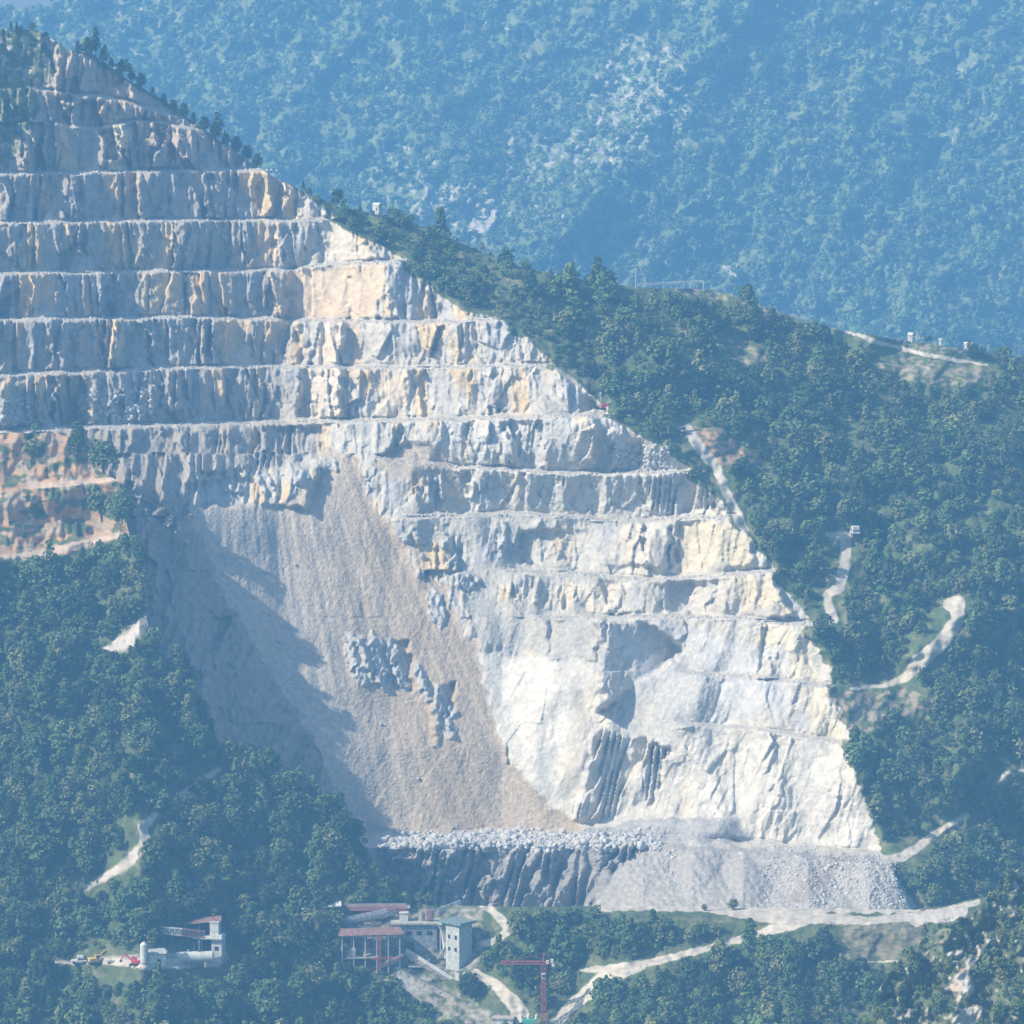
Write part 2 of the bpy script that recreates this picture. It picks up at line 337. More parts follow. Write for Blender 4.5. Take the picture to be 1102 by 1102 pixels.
# class raster: 0 green slope, 1 rock, 2 scree, 3 road
cls = np.where(quarry, 1, 0)
cls = np.where(quarry & ((m_scree + m_scree_b + m_cone + m_benchscree + m_tip + m_mound) > .5), 2, cls)
cls = np.where(isroad, 3, cls)
nogrow_main = (cls > 0) | (poly([(665, 285), (770, 285), (770, 316), (665, 316)], 0, False) > .5) | (redbank > .5) | (fuzzy > .5) | (rockspot > .5)

def mix(a, b, t):
    t = np.asarray(t)[..., None]; return a * (1 - t) + np.asarray(b) * t
c = np.zeros(uu.shape + (3,)) + np.array([.48, .445, .385])
streak = fbm((a + warp) / 26, vv / 120 + o17, 3, 81)
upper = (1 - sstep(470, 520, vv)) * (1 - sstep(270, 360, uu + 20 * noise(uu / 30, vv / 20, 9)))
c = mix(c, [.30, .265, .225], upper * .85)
c = mix(c, [.58, .43, .24], np.clip(streak * 1.9 - .15, 0, .85) * (1 - .4 * smoothwall))
c = mix(c, [.53, .49, .42], smoothwall * sstep(600, 820, uu + .3 * vv - 100) * .7)
c = mix(c, [.34, .33, .34], np.clip(-streak * 1.5 - .25, 0, .7))
for pts, cc, k in [([(312, 290), (416, 284), (408, 343), (306, 345)], (.62, .47, .31), .85), ([(345, 238), (362, 236), (412, 279), (345, 284)], (.62, .54, .42), .8),
                   ([(296, 194), (312, 204), (306, 236), (300, 290), (286, 290), (294, 240)], (.62, .48, .33), .8), ([(728, 562), (800, 560), (815, 610), (728, 616)], (.58, .50, .34), .8),
                   ([(580, 628), (660, 630), (655, 662), (580, 655)], (.58, .51, .38), .6), ([(790, 620), (832, 617), (858, 665), (800, 660)], (.58, .49, .34), .8),
                   ([(850, 670), (880, 720), (905, 790), (930, 860), (900, 850), (860, 740), (800, 690)], (.60, .53, .38), .7),
                   ([(512, 700), (640, 714), (618, 884), (590, 868), (550, 818), (524, 760)], (.60, .555, .48), .95), ([(600, 815), (640, 714), (634, 770), (612, 880)], (.60, .52, .39), .5),
                   ([(740, 790), (905, 800), (945, 915), (800, 905), (740, 860)], (.58, .54, .47), .7), ([(410, 400), (442, 400), (436, 450), (405, 450)], (.66, .54, .38), .7),
                   ([(345, 347), (368, 347), (365, 450), (320, 450), (330, 400)], (.64, .54, .42), .7), ([(470, 455), (660, 450), (740, 505), (740, 560), (500, 550)], (.52, .50, .47), .6),
                   ([(60, 55), (90, 50), (140, 85), (240, 150), (200, 180), (100, 100), (60, 100)], (.46, .35, .26), .7), ([(120, 138), (142, 138), (134, 182), (122, 182)], (.66, .58, .36), .8),
                   ([(655, 690), (735, 672), (850, 700), (850, 760), (740, 790), (700, 740)], (.50, .49, .48), .6), ([(-80, 460), (90, 462), (130, 520), (60, 640), (-80, 640)], (.42, .30, .22), .9)]:
    c = mix(c, cc, k * poly(pts, 1.5))
c = mix(c, [.26, .225, .18], poly([(60, 462), (190, 462), (207, 545), (262, 650), (345, 790), (405, 905), (370, 905), (180, 800), (60, 640)], 5) * .85)  # cast shadow left of the scree, deepened by a darker rock colour
c = mix(c, [.31, .28, .24], poly([(120, 462), (345, 458), (350, 485), (300, 503), (205, 512), (190, 540)], 4) * .6)  # shade on the wall above the scree, also darkened in the colour
c = mix(c, [.46, .42, .36], bench_top * .8); c = mix(c, [.43, .39, .33], m_talus * .85)
sc_ = np.array([.44, .365, .275]) + .05 * fbm(fn / 14, vv / 160, 3, 82)[..., None]
sc_ = mix(sc_, [.41, .36, .30], sstep(330, 250, uu - .35 * (vv - 500)))
sc_ = mix(sc_, [.40, .315, .225], np.exp(-(((uu - 430 - .25 * (vv - 600)) / 60) ** 2)) * sstep(520, 600, vv) * .8)
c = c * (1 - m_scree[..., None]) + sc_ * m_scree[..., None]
c = mix(c, [.43, .42, .40], crop * .8); c = mix(c, [.40, .34, .27], m_scree_b); c = mix(c, [.41, .39, .355], m_cone * .6); c = mix(c, [.43, .40, .345], m_benchscree * .9)
tipc = mix(np.zeros_like(c) + [.335, .31, .275], [.38, .36, .335], np.clip(noise(uu / 4, vv / 4, 83) * 2, 0, 1)); tipc = mix(tipc, [.27, .22, .19], np.exp(-(((uu - 880 + .9 * (vv - 945)) / 13) ** 2)) * .8 * (vv < 972))
c = c * (1 - m_tip[..., None]) + tipc * m_tip[..., None]
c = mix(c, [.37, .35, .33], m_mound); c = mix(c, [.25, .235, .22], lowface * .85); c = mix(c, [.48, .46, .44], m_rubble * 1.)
g_soil = mix(np.zeros_like(c) + [.085, .115, .045], [.20, .19, .10], np.clip(fbm(uu / 20, vv / 14, 3, 84) * 1.5, 0, 1) * .8)
g_soil = mix(g_soil, [.33, .26, .20], np.clip(fuzzy, 0, 1) * .8); g_soil = mix(g_soil, [.42, .26, .17], redbank * np.clip(.6 + fbm(uu / 8, vv / 5, 2, 85), 0, 1)); g_soil = mix(g_soil, [.42, .38, .34], np.clip(rockspot, 0, 1))
g_soil = mix(g_soil, [.20, .21, .11], tl * np.clip(.5 + fbm(uu / 9, vv / 7, 3, 164), 0, 1) * (vv > 70))
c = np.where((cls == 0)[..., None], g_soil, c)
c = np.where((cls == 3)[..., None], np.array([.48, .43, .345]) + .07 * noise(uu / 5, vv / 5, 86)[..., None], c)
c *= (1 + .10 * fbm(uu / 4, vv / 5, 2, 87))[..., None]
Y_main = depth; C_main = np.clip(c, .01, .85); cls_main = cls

def refl(u):      # beyond the worked-out width the slope repeats mirrored
    u = np.where(u < -76, -152 - u, u); return np.where(u > 1180, 2360 - u, u)
def sheet(T, vbot, Yr, Cr, clsr, names, du=1.2, dv=1.0, back=(2, 5, 10, 20, 40, 70, 110), fall=.8, skirt=None, u0=-78, u1=1180):
    us = np.arange(u0, u1, du); top = T(us); n = int((vbot - top.min()) / dv)
    s = np.linspace(0, 1, n)[:, None]
    UUg = np.repeat(us[None], n, 0); VVg = top[None] * (1 - s) + vbot * s
    SU = refl(UUg); Yg = samp(Yr, SU, VVg); X = P(UUg, VVg, Yg); Cg = samp(Cr, SU, VVg)
    kc = clsr[np.clip(np.round(VVg - V0).astype(int), 0, NV - 1), np.clip(np.round(refl(UUg) - U0).astype(int), 0, NU - 1)]
    bk = [X[0] + np.array([0, d, -d * fall]) for d in back[::-1]]
    rows = [np.stack(bk), X]; cr = [np.repeat(Cg[:1], len(back), 0), Cg]; kr = [np.zeros((len(back), len(us)), int), kc]
    if skirt is not None:
        lo = X[-1].copy(); dz = lo[:, 2] - skirt; lo2 = lo + np.stack([0 * dz, -dz * 1.5, -dz], -1)
        rows.append(lo2[None]); cr.append(Cg[-1:]); kr.append(np.zeros((1, len(us)), int))
    X = np.concatenate(rows); Cg = np.concatenate(cr); kc = np.concatenate(kr)
    H, Wd = X.shape[:2]; i = np.arange(H * Wd).reshape(H, Wd)
    F = np.stack([i[:-1, :-1], i[1:, :-1], i[1:, 1:], i[:-1, 1:]], -1).reshape(-1, 4)
    fk = kc[:-1, :-1].ravel(); V = X.reshape(-1, 3); Cc = Cg.reshape(-1, 3); out = []
    for kk, (nm, m) in names.items():
        f = F[fk == kk]
        if not len(f): continue
        used, inv = np.unique(f, return_inverse=True)
        out.append(tag(mesh(nm, V[used], inv.reshape(f.shape), m, Cc[used], smooth=(kk == 0)), kind='structure'))
    return out

T_MAIN = [(-80, 24), (0, 30), (40, 30), (75, 52), (100, 56), (140, 85), (175, 105), (240, 152), (290, 186), (330, 206), (370, 222), (400, 228), (440, 236), (465, 246), (520, 270), (560, 285), (600, 294),
          (640, 302), (700, 308), (760, 309), (800, 318), (850, 338), (900, 352), (950, 361), (1000, 368), (1050, 376), (1102, 390), (1190, 408)]
Tm = lambda u: curve(u, T_MAIN) + 1.2 * noise(u / 11, u * 0, 12) + 2
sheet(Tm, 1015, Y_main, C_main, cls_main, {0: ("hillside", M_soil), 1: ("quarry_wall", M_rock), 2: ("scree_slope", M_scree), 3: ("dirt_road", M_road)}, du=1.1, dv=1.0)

# ================================================================== LOWER WOODED SLOPE with the left spur
T_LOW = [(-80, 462), (0, 466), (60, 466), (88, 474), (100, 503), (128, 518), (138, 572), (150, 598), (158, 668), (172, 700), (215, 748), (235, 800), (262, 822), (335, 846), (375, 888), (400, 922), (415, 960),
         (440, 973), (560, 976), (640, 975), (780, 976), (850, 977), (985, 979), (1050, 967), (1110, 958), (1190, 950)]
Tl = lambda u: curve(u, T_LOW) + .8 * noise(u / 9, u * 0, 13)
YC = [(-80, 60), (0, 50), (100, 32), (150, 8), (230, 0), (330, -20), (430, -44), (560, -60), (640, -62), (800, -64), (860, -72), (985, -76), (1190, -70)]
tlow = blur(np.repeat(curve(uu[:1], [(-80, 470), (0, 505), (150, 615), (250, 745), (430, 965), (560, 976), (640, 975), (985, 979), (1190, 950)]), 3, 0), 30)[:1]
dv_ = vv - tlow
low = curve(uu, YC) - .28 * np.clip(dv_, 0, 999) - .1 * np.clip(dv_, -999, 0)
low -= sstep(600, 680, uu) * 1.1 * np.clip(vv - curve(uu, T_LOW), 0, 15)
low += -3.5 * sstep(0, 60, dv_) * fbm((uu + .6 * vv) / 130, vv / 150, 3, 101) - 2 * fbm(uu / 28, vv / 28, 3, 102)
rock_l = poly([(-80, 455), (90, 458), (105, 500), (135, 516), (128, 530), (60, 540), (140, 560), (146, 574), (70, 598), (30, 606), (-80, 600)])
# terraces of the left nose
for pts, D, wd in [([(-80, 520), (40, 522), (130, 514)], 7, 140), ([(-80, 600), (50, 594), (80, 582), (140, 572)], 9, 150)]:
    vk = curve(uu, pts); low += (1 - sstep(wd - 45, wd + 5, uu)) * (D * np.clip((vk - vv) / 7 + .5, 0, 1) * sstep(vk - 75, vk - 20, vv) - .4 * D * sstep(vk - 4, vk + 4, vv) * (1 - sstep(vk + 10, vk + 70, vv)))
low -= blur(rock_l, 3) * (1.6 * ridged(uu / 17, vv / 50, 2, 103) + .7 * noise(uu / 6, vv / 14, 104))
spurbank = poly([(108, 697), (135, 682), (158, 660), (168, 660), (160, 675), (140, 697), (120, 703)])
drybank = poly([(905, 990), (1000, 990), (1000, 1010), (960, 1035), (905, 1034)])
cutbank = poly([(960, 985), (1050, 975), (1030, 990), (985, 996)])
ROADS_LOW = [
    [(640, 975, 4), (760, 978, 6), (830, 984, 20), (870, 988, 12), (935, 991, 9), (1000, 984, 8), (1052, 971, 6)],
    [(872, 986, 14), (850, 994, 16), (820, 1004, 8), (760, 1021, 7), (700, 1036, 8), (660, 1043, 10), (625, 1044, 3)], [(690, 1038, 12), (655, 1050, 20), (635, 1066, 16), (612, 1085, 12), (595, 1105, 12)],
    [(236, 828, 5), (206, 850, 9), (190, 858, 7)], [(168, 876, 6), (154, 890, 10), (156, 908, 12), (136, 930, 11), (120, 940, 9), (92, 956, 5)],
    [(508, 966, 7), (530, 980, 8), (545, 996, 9), (546, 1002, 9), (532, 1013, 7), (518, 1016, 6)], [(512, 1046, 8), (536, 1062, 12), (556, 1084, 18), (566, 1104, 18)],
    [(640, 973, 3), (560, 971, 3), (520, 970, 3)], [(60, 1036, 4), (110, 1034, 6), (160, 1038, 12), (235, 1036, 8)],
    [(-80, 603, 9), (20, 600, 8), (80, 588, 9), (140, 573, 5)], [(30, 523, 6), (80, 520, 6), (130, 515, 4)],
    [(905, 1036, 2), (980, 1034, 2)],
]
rl = np.full(uu.shape, 1e9)
for r_ in ROADS_LOW: rl = np.minimum(rl, pline(r_))
pad = (pline([(85, 1034, 16), (155, 1034, 24), (240, 1028, 30)]) < 0) | (poly([(640, 960), (985, 965), (985, 994), (880, 1000), (845, 988), (640, 981)]) > .5)
pad2 = poly([(370, 985), (520, 975), (520, 1045), (470, 1050), (380, 1030)]); pad3 = poly([(425, 1050), (450, 1040), (535, 1092), (550, 1110), (525, 1110), (490, 1094), (470, 1100)])
cls = np.where(rl < 0, 3, 0); veg_on_rock = (fbm(uu / 24, vv / 14, 3, 105) > .12)
cls = np.where((cls == 0) & (rock_l > .5) & ~veg_on_rock, 1, cls); cls = np.where(cls == 0, np.where((uu > 640) & (uu < 990) & (vv < 980 + 3 * (uu > 800) + 3 * noise(uu / 12, vv / 12, 192)), 3, 0), cls); cls = np.where((spurbank > .5) | (cutbank > .5), 2, cls)
c = mix(np.zeros(uu.shape + (3,)) + [.08, .105, .04], [.18, .17, .09], np.clip(fbm(uu / 18, vv / 12, 3, 106) * 1.5, 0, 1) * .6)
c = mix(c, [.23, .18, .13], np.clip(drybank * (.7 + fbm(uu / 9, vv / 3, 2, 107)), 0, 1) * .8)
c = mix(c, [.30, .27, .23], np.clip(pad2 + pad3, 0, 1) * np.clip(.55 + fbm(uu / 8, vv / 6, 3, 163), 0, 1)); c = mix(c, [.34, .31, .27], (pline([(90, 1034, 8), (240, 1030, 14)]) < 0) * .8)
rk = mix(np.zeros_like(c) + [.40, .24, .12], [.36, .30, .22], np.clip(.35 + fbm(uu / 20, vv / 16, 3, 108), 0, 1))
c = np.where((cls == 1)[..., None], rk, c); c = np.where((cls == 2)[..., None], np.array([.50, .45, .39]), c)
rc = mix(np.zeros_like(c) + [.50, .45, .37], [.50, .38, .28], (uu < 200) * (vv < 650)); rc = mix(rc, [.33, .29, .23], np.clip(fbm(uu / 16, vv / 4, 3, 193) * 1.3, 0, .7))
c = np.where((cls == 3)[..., None], rc, c)
C_low = np.clip(c * (1 + .10 * fbm(uu / 4, vv / 5, 2, 109))[..., None], .01, .8); Y_low = low; cls_low = cls
nogrow_low = ((cls > 0) & ~((cls == 1) & (fbm(uu / 6, vv / 6, 2, 110) > .3))) | pad | (pad2 > .5) | (pad3 > .5) | (drybank * (fbm(uu / 9, vv / 6, 2, 111) < .35) > .5)
sheet(Tl, 1190, Y_low, C_low, cls_low, {0: ("lower_slope", M_soil), 1: ("terrace_rock", M_rock), 2: ("bare_bank", M_scree), 3: ("gravel_track", M_road)}, du=1.25, dv=1.15, skirt=-180, back=(1, 3, 6, 12, 25, 40), fall=1.0)

# ================================================================== NEAR KNOLL, lower right
T_KN = [(900, 1175), (925, 1120), (945, 1066), (970, 1030), (1010, 1002), (1045, 985), (1066, 962), (1080, 945), (1110, 926), (1190, 880)]
Tk = lambda u: curve(u, T_KN) + 1.5 * noise(u / 9, u * 0, 14)
tk = curve(uu, T_KN); kn = -330 + .20 * (uu - 1100) - .24 * (vv - tk) - 8 * fbm(uu / 60, vv / 60, 4, 121)
cr_ = poly([(1012, 1070), (1022, 1058), (1040, 1035), (1052, 1028), (1042, 1052), (1050, 1065), (1045, 1075), (1032, 1075), (1030, 1066)]) + poly([(1030, 1092), (1050, 1082), (1058, 1085), (1052, 1100), (1040, 1115), (1026, 1100)])
cr_ += poly([(1092, 935), (1102, 930), (1102, 950), (1092, 946)]) + (poly([(1050, 940), (1120, 925), (1120, 990), (1060, 985)]) + poly([(960, 1085), (1010, 1090), (1010, 1120), (960, 1120)]) + poly([(1020, 1010), (1075, 1000), (1075, 1040), (1020, 1060)])) * (fbm(uu / 8, vv / 12, 3, 122) > .34)
cr_ += (fbm(uu / 7, vv / 10, 3, 123) > .66)
cr_ = np.clip(cr_, 0, 1)
kn -= blur(cr_, 1.5) * (1.5 + 1.5 * ridged((uu + .5 * vv) / 12, vv / 30, 2, 124))
cls = np.where(cr_ > .5, 1, 0)
c = mix(np.zeros(uu.shape + (3,)) + [.085, .11, .048], [.19, .18, .125], np.clip(.3 + fbm(uu / 12, vv / 12, 3, 125) * 1.4, 0, 1) * .7)
c = np.where((cls == 1)[..., None], mix(np.zeros_like(c) + [.42, .40, .33], [.40, .31, .23], np.clip(fbm(uu / 14, vv / 14, 2, 126) * 1.6, 0, 1)), c)
Y_kn = kn; C_kn = np.clip(c, .01, .8)
sheet(Tk, 1195, Y_kn, C_kn, cls, {0: ("near_knoll", M_soil), 1: ("knoll_rock", M_rock)}, du=1.2, dv=1.1, skirt=-180, back=(2, 5, 10, 20, 40, 60), fall=1.0, u0=902)
nogrow_kn = cr_ > .5

# ================================================================== FAR MOUNTAIN
T_BG = [(-80, 22), (0, 13), (50, 4), (100, -4), (130, -12), (300, -50), (1190, -66)]
Tb = lambda u: curve(u, T_BG)
bgd = 1700 + 1.15 * (450 - vv)
bw = uu + 40 * noise(uu / 160, vv / 160, 132)
bgd += -72 * ridged((bw - .55 * vv) / 260, (vv + .3 * uu) / 420, 1, 131) - 24 * ridged((bw + .5 * vv) / 95, vv / 150, 2, 133) - 14 * fbm(uu / 26, vv / 24, 4, 134) - 5 * fbm(uu / 7, vv / 6, 3, 139)
bgd -= 35 * np.exp(-(((uu - 560 - .8 * (300 - vv)) / 45) ** 2))      # pale spur climbing to the right
fz = .6 * fbm(uu / 7, vv / 9, 3, 135) + .6 * noise(uu / 3.2, vv / 3.2, 165) + .25 * noise(uu / 22, vv / 22, 166); bgrock = np.zeros_like(uu)
for (x0, y0, w, h, th) in [(690, 110, 55, 70, .18), (600, 170, 70, 30, .28), (495, 225, 45, 26, .0), (520, 235, 16, 16, -.3), (440, 190, 40, 40, .35), (960, 10, 20, 8, .1), (640, 165, 25, 14, .1), (560, 230, 70, 8, .3), (790, 290, 12, 7, -.2), (90, 30, 260, 40, .55), (330, 60, 250, 60, .62), (1060, 110, 80, 60, .6)]:
    bgrock = np.maximum(bgrock, (((WU - x0) / w) ** 2 + ((WV - y0) / h) ** 2 < 1) & (fz > th))
c = mix(np.zeros(uu.shape + (3,)) + [.12, .165, .06], [.19, .215, .095], np.clip(.25 + 1.2 * fbm(uu / 60, vv / 45, 4, 136), 0, 1) * .75)
c = mix(c, [.24, .20, .13], np.clip(1.4 * fbm(uu / 9, vv / 5, 3, 137) - .3, 0, .35))
c = mix(c, [.42, .38, .32], bgrock)
bgd -= 4 * blur(bgrock, 1.5)
Y_bg = bgd; C_bg = np.clip(c, .01, .8)
sheet(Tb, 470, Y_bg, C_bg, np.zeros(uu.shape, int), {0: ("far_mountain", M_mount)}, du=1.6, dv=1.5, back=(20, 60, 150, 300), fall=.8, u0=-520, u1=1640)

# valley floor reaching away under everything
gx = np.array([[-2600, -2600, -180], [2600, -2600, -180], [2600, 2680, -180], [-2600, 2680, -180]], float)
g = mesh("valley_ground", gx, [[0, 1, 2, 3]], M_soil, np.array([[.09, .10, .05]] * 4)); tag(g, kind='structure')

# ------------------------------------------------------------------ haze
bm = bmesh.new(); bmesh.ops.create_cube(bm, size=1)
for v in bm.verts: v.co = Vector((v.co.x * 5300, 0, 0)) + Vector((0, -2650 if v.co.y < 0 else 2760, -182 if v.co.z < 0 else 330))
me = bpy.data.meshes.new("haze"); bm.to_mesh(me); hz = bpy.data.objects.new("haze", me); COL.objects.link(hz); tag(hz, "pale blue summer haze filling the whole valley", "haze", kind='stuff')
hm = bpy.data.materials.new("haze"); hm.use_nodes = True; t = hm.node_tree; t.nodes.clear(); out = t.nodes.new("ShaderNodeOutputMaterial"); pv = t.nodes.new("ShaderNodeVolumePrincipled")
pv.inputs["Color"].default_value = (*HAZE_COLOR, 1); pv.inputs["Density"].default_value = HAZE_DENSITY; pv.inputs["Anisotropy"].default_value = 0.0
t.links.new(pv.outputs[0], out.inputs["Volume"]); me.materials.append(hm)

# ================================================================== TREES
def crown_arrays(kind, nl, q, leaf, seed):
    """leaf clumps spread over lobes; unit crown: radius 1, base at z = 0 (crown hangs from the trunk)"""
    r = np.random.default_rng(seed); H = {'round': 1.7, 'tall': 2.9, 'flat': 1.15}[kind]; V = []
    for k in range(nl):
        f = (k + .5) / nl; z = .18 + f * .74
        rad = {'round': math.sin(min(1, .25 + f) * 2.5) * .62, 'tall': (1.02 - f) * .72, 'flat': .66 * math.sin(1 + f * 1.6)}[kind]
        a = k * 2.4 + r.uniform(-.5, .5); rr = rad * r.uniform(.55, 1.1); cx, cy, cz = rr * math.cos(a), rr * math.sin(a), z * H
        lr = r.uniform(.34, .52) * (1 - .35 * f if kind == 'tall' else 1)
        d = r.normal(size=(q, 3)); d /= np.linalg.norm(d, axis=1)[:, None]; d[:, 2] = np.abs(d[:, 2]) * np.where(r.random(q) < .8, 1, -1)
        p = np.array([cx, cy, cz]) + d * lr * np.array([1, 1, .8]) * r.uniform(.75, 1.12, (q, 1))
        n = d + r.normal(size=(q, 3)) * .38 + np.array([0, 0, .25]); n /= np.linalg.norm(n, axis=1)[:, None]
        t1 = np.cross(n, r.normal(size=(q, 3))); t1 /= np.linalg.norm(t1, axis=1)[:, None]; t2 = np.cross(n, t1)
        s = leaf * r.uniform(.6, 1.3, (q, 1)); s2 = s * r.uniform(.55, .9, (q, 1))
        V.append(np.stack([p + t1 * s, p + t2 * s2, p - t1 * s, p - t2 * s2], 1))
    return np.concatenate(V).reshape(-1, 3)
def trunk_arrays(h, r0, seed):
    r = np.random.default_rng(seed); V = []; F = []
    def limb(p0, p1, ra, rb):
        d = p1 - p0; d /= np.linalg.norm(d); x = np.cross(d, [.3, 1, .2]); x /= np.linalg.norm(x); y = np.cross(d, x); b0 = sum(len(v) for v in V)
        ring = lambda p, rr: np.array([p + rr * (math.cos(i * math.pi / 3) * x + math.sin(i * math.pi / 3) * y) for i in range(6)])
        V.append(ring(p0, ra)); V.append(ring(p1, rb))
        for i in range(6): F.append([b0 + i, b0 + (i + 1) % 6, b0 + 6 + (i + 1) % 6, b0 + 6 + i])
    top = np.array([r.uniform(-.1, .1), r.uniform(-.1, .1), h]); limb(np.array([0, 0, -.5]), top * .6, r0, r0 * .7); limb(top * .6, top, r0 * .7, r0 * .25)
    for k in range(5):
        a = k * 1.9; s = top * (.45 + .1 * k); limb(s, s + np.array([math.cos(a) * .5, math.sin(a) * .5, .3]), r0 * .4, r0 * .12)
    return np.concatenate(V), np.array(F)
KINDS = ['round'] * 6 + ['tall'] * 2 + ['flat'] * 2
VAR = [crown_arrays(k, 17, 42, .125, 100 + i) for i, k in enumerate(KINDS)]
VLOW = [crown_arrays(k, 10, 22, .18, 200 + i) for i, k in enumerate(KINDS)]
TREE_COL = np.array([[.075, .115, .035], [.115, .155, .050], [.040, .065, .025], [.16, .175, .07], [.095, .150, .055]])

def scatter(su, sv, seed, ua=-70, ub=1172):
    r = np.random.default_rng(seed); us = np.arange(ua, ub, su); vs = np.arange(-40, 1185, sv); g = np.meshgrid(us, vs)
    u = g[0] + (np.arange(len(vs)) % 2)[:, None] * su / 2 + r.uniform(-.48, .48, g[0].shape) * su; v = g[1] + r.uniform(-.5, .5, g[0].shape) * sv
    return u.ravel(), v.ravel()
def ok(mask, u, v): return ~mask[np.clip((v - V0).astype(int), 0, NV - 1), np.clip((u - U0).astype(int), 0, NU - 1)]
def shadow_down(mask, h, keep=0):          # keep trees from standing right in front of bare ground
    m = mask.copy()
    for k in range(1, h): m[k:] |= mask[:-k]
    return m
def ok2(Yr, q):                           # open ground on the sunny side of a track
    m = np.zeros(uu.shape, bool); src = ((road < 0) if Yr is Y_main else (rl < 0) | pad if Yr is Y_low else m); src = shadow_down(src, 9); m[:, :-q] = src[:, q:]; m[:, min(q, 8):] |= src[:, :-min(q, 8)]; return m
trees = []   # u, v, Y, radius m, height factor, variant, region
def grow(region, T, vmax, Yr, mask, su, sv, rmin, rmax, seed, h=7, fil=None, marg=-3):
    u, v = scatter(su, sv, seed); r = np.random.default_rng(seed + 1); md = shadow_down(mask, h)
    md = md | shadow_down((road < 0) if Yr is Y_main else (rl < 0) if Yr is Y_low else np.zeros(uu.shape, bool), 14)
    if Yr is Y_low: md = md | shadow_down(pad | (pad2 > .5), 19)
    for q in (6, 11, 16): md = md | ok2(Yr, q)
    k = (v > T(u) - marg) & (v < vmax) & ok(md, u, v) & ok(mask, u - 4, v) & ok(mask, u + 4, v)
    k &= (fbm(u / 26, v / 15, 3, seed + 5) > -.62 + .25 * (region == 'flank'))
    if fil is not None: k &= fil(u, v)
    u, v = u[k], v[k]; Y = samp(Yr, u, v); big = .55 + .8 * np.clip(.5 + fbm(u / 32, v / 22, 2, seed), 0, 1)
    rad = (rmin + (rmax - rmin) * r.random(len(u)) ** 2.0) * big; rad = np.where((u < 80) & (v < 200), rad * .4, rad)
    for i in range(len(u)): trees.append((u[i], v[i], Y[i], rad[i], int(r.integers(0, len(KINDS))), region))
onlow = lambda u, v: v > Tl(u) - 4
grow("flank", Tm, 1000, Y_main, nogrow_main, 9.5, 6, 1.2, 3.7, 31, h=6, fil=lambda u, v: (v < Tl(u) + 4) & ((v < Tk(u) + 5) | (u < 900)), marg=2)
grow("spur", Tl, 1188, Y_low, nogrow_low, 11, 7.2, 1.4, 4.3, 33, h=11, fil=lambda u, v: ((v < Tk(u) + 5) | (u < 915)), marg=4)
grow("knoll", Tk, 1190, Y_kn, nogrow_kn, 8, 5, .6, 1.8, 35, h=5, fil=lambda u, v: (u > 905) & (fbm(u / 20, v / 20, 2, 9) > -.35), marg=2)
# trees that stand out one by one
SPEC = [(94, 62, 2.2, 2.4, 'tall'), (103, 60, 2.6, 2.8, 'tall'), (111, 68, 2.0, 2.0, 'tall'), (84, 58, 1.7, 2.0, 'tall'), (120, 74, 1.6, 1.8, 'tall'), (131, 80, 1.8, 2.2, 'tall'), (142, 88, 1.7, 1.3, 'round'), (152, 95, 2.0, 1.5, 'round'), (164, 104, 1.5, 1.7, 'tall'), (176, 114, 1.9, 1.7, 'tall'),
        (187, 121, 1.8, 1.4, 'round'), (198, 128, 2.1, 1.5, 'round'), (208, 134, 1.7, 1.8, 'tall'), (220, 142, 2.2, 1.4, 'round'), (232, 150, 2.3, 1.5, 'round'), (243, 158, 2.0, 1.3, 'round'), (254, 165, 2.4, 1.4, 'round'), (266, 173, 2.3, 1.3, 'round'), (277, 181, 2.2, 1.3, 'round'), (12, 34, 1.0, 2.6, 'tall'), (18, 36, 1.2, 2.3, 'tall'), (789, 979, 1.9, 1.0, 'round'), (758, 980, 1.1, 1.0, 'round')]
P_all = P([t[0] for t in trees], [t[1] for t in trees], [t[2] for t in trees])
score = np.array([t[3] * 1500 / (t[2] + 1500) * (1 if 0 < t[0] < 1102 and 20 < t[1] < 1100 else 0) * (1.25 if t[5] == 'spur' else 1) for t in trees])
order = np.argsort(-score); NIND = 300 - len(SPEC); ind = set(order[:NIND].tolist())
crown_mesh = {}; trunk_mesh = {}
def tree_data(i, ci):
    if (i, ci) not in crown_mesh:
        V = VAR[i]; F = np.arange(len(V)).reshape(-1, 4); o = mesh("crown", V, F, M_leaf, np.tile(TREE_COL[ci], (len(V), 1)))
        H = V[:, 2].max(); tv, tf = trunk_arrays(H * .8, .09, i); o2 = mesh("trunk", tv, tf, M_bark)
        crown_mesh[(i, ci)] = o.data; trunk_mesh[(i, ci)] = o2.data; bpy.data.objects.remove(o); bpy.data.objects.remove(o2)
    return crown_mesh[(i, ci)], trunk_mesh[(i, ci)]
def place_tree(pos, rad, i, ci, label, group, hs=1, name="tree"):
    e = bpy.data.objects.new(name, None); COL.objects.link(e); e.location = pos; e.scale = (rad, rad, rad * hs); e.rotation_euler = (0, 0, random.uniform(0, 6.28)); e.empty_display_size = .5
    tag(e, label, "tree", group); cm, tm = tree_data(i, ci)
    for nm, d in (("crown", cm), ("trunk", tm)):
        o = bpy.data.objects.new(nm, d); COL.objects.link(o); o.parent = e
    return e
LBL = {"flank": ("dark green tree of the dense wood on the slope right of the quarry", "trees on the slope right of the quarry"),
       "spur": ("bluish green round-crowned tree in the wood below the quarry and on its left spur", "trees of the wood below the quarry"),
       "knoll": ("low green tree growing among pale rocks on the near knoll at lower right", "trees on the near rocky knoll")}
for j in sorted(ind):
    u, v, Y, rad, var, reg = trees[j]; lb, gp = LBL[reg]
    place_tree(P_all[j], rad, var, random.randrange(5), lb, gp)
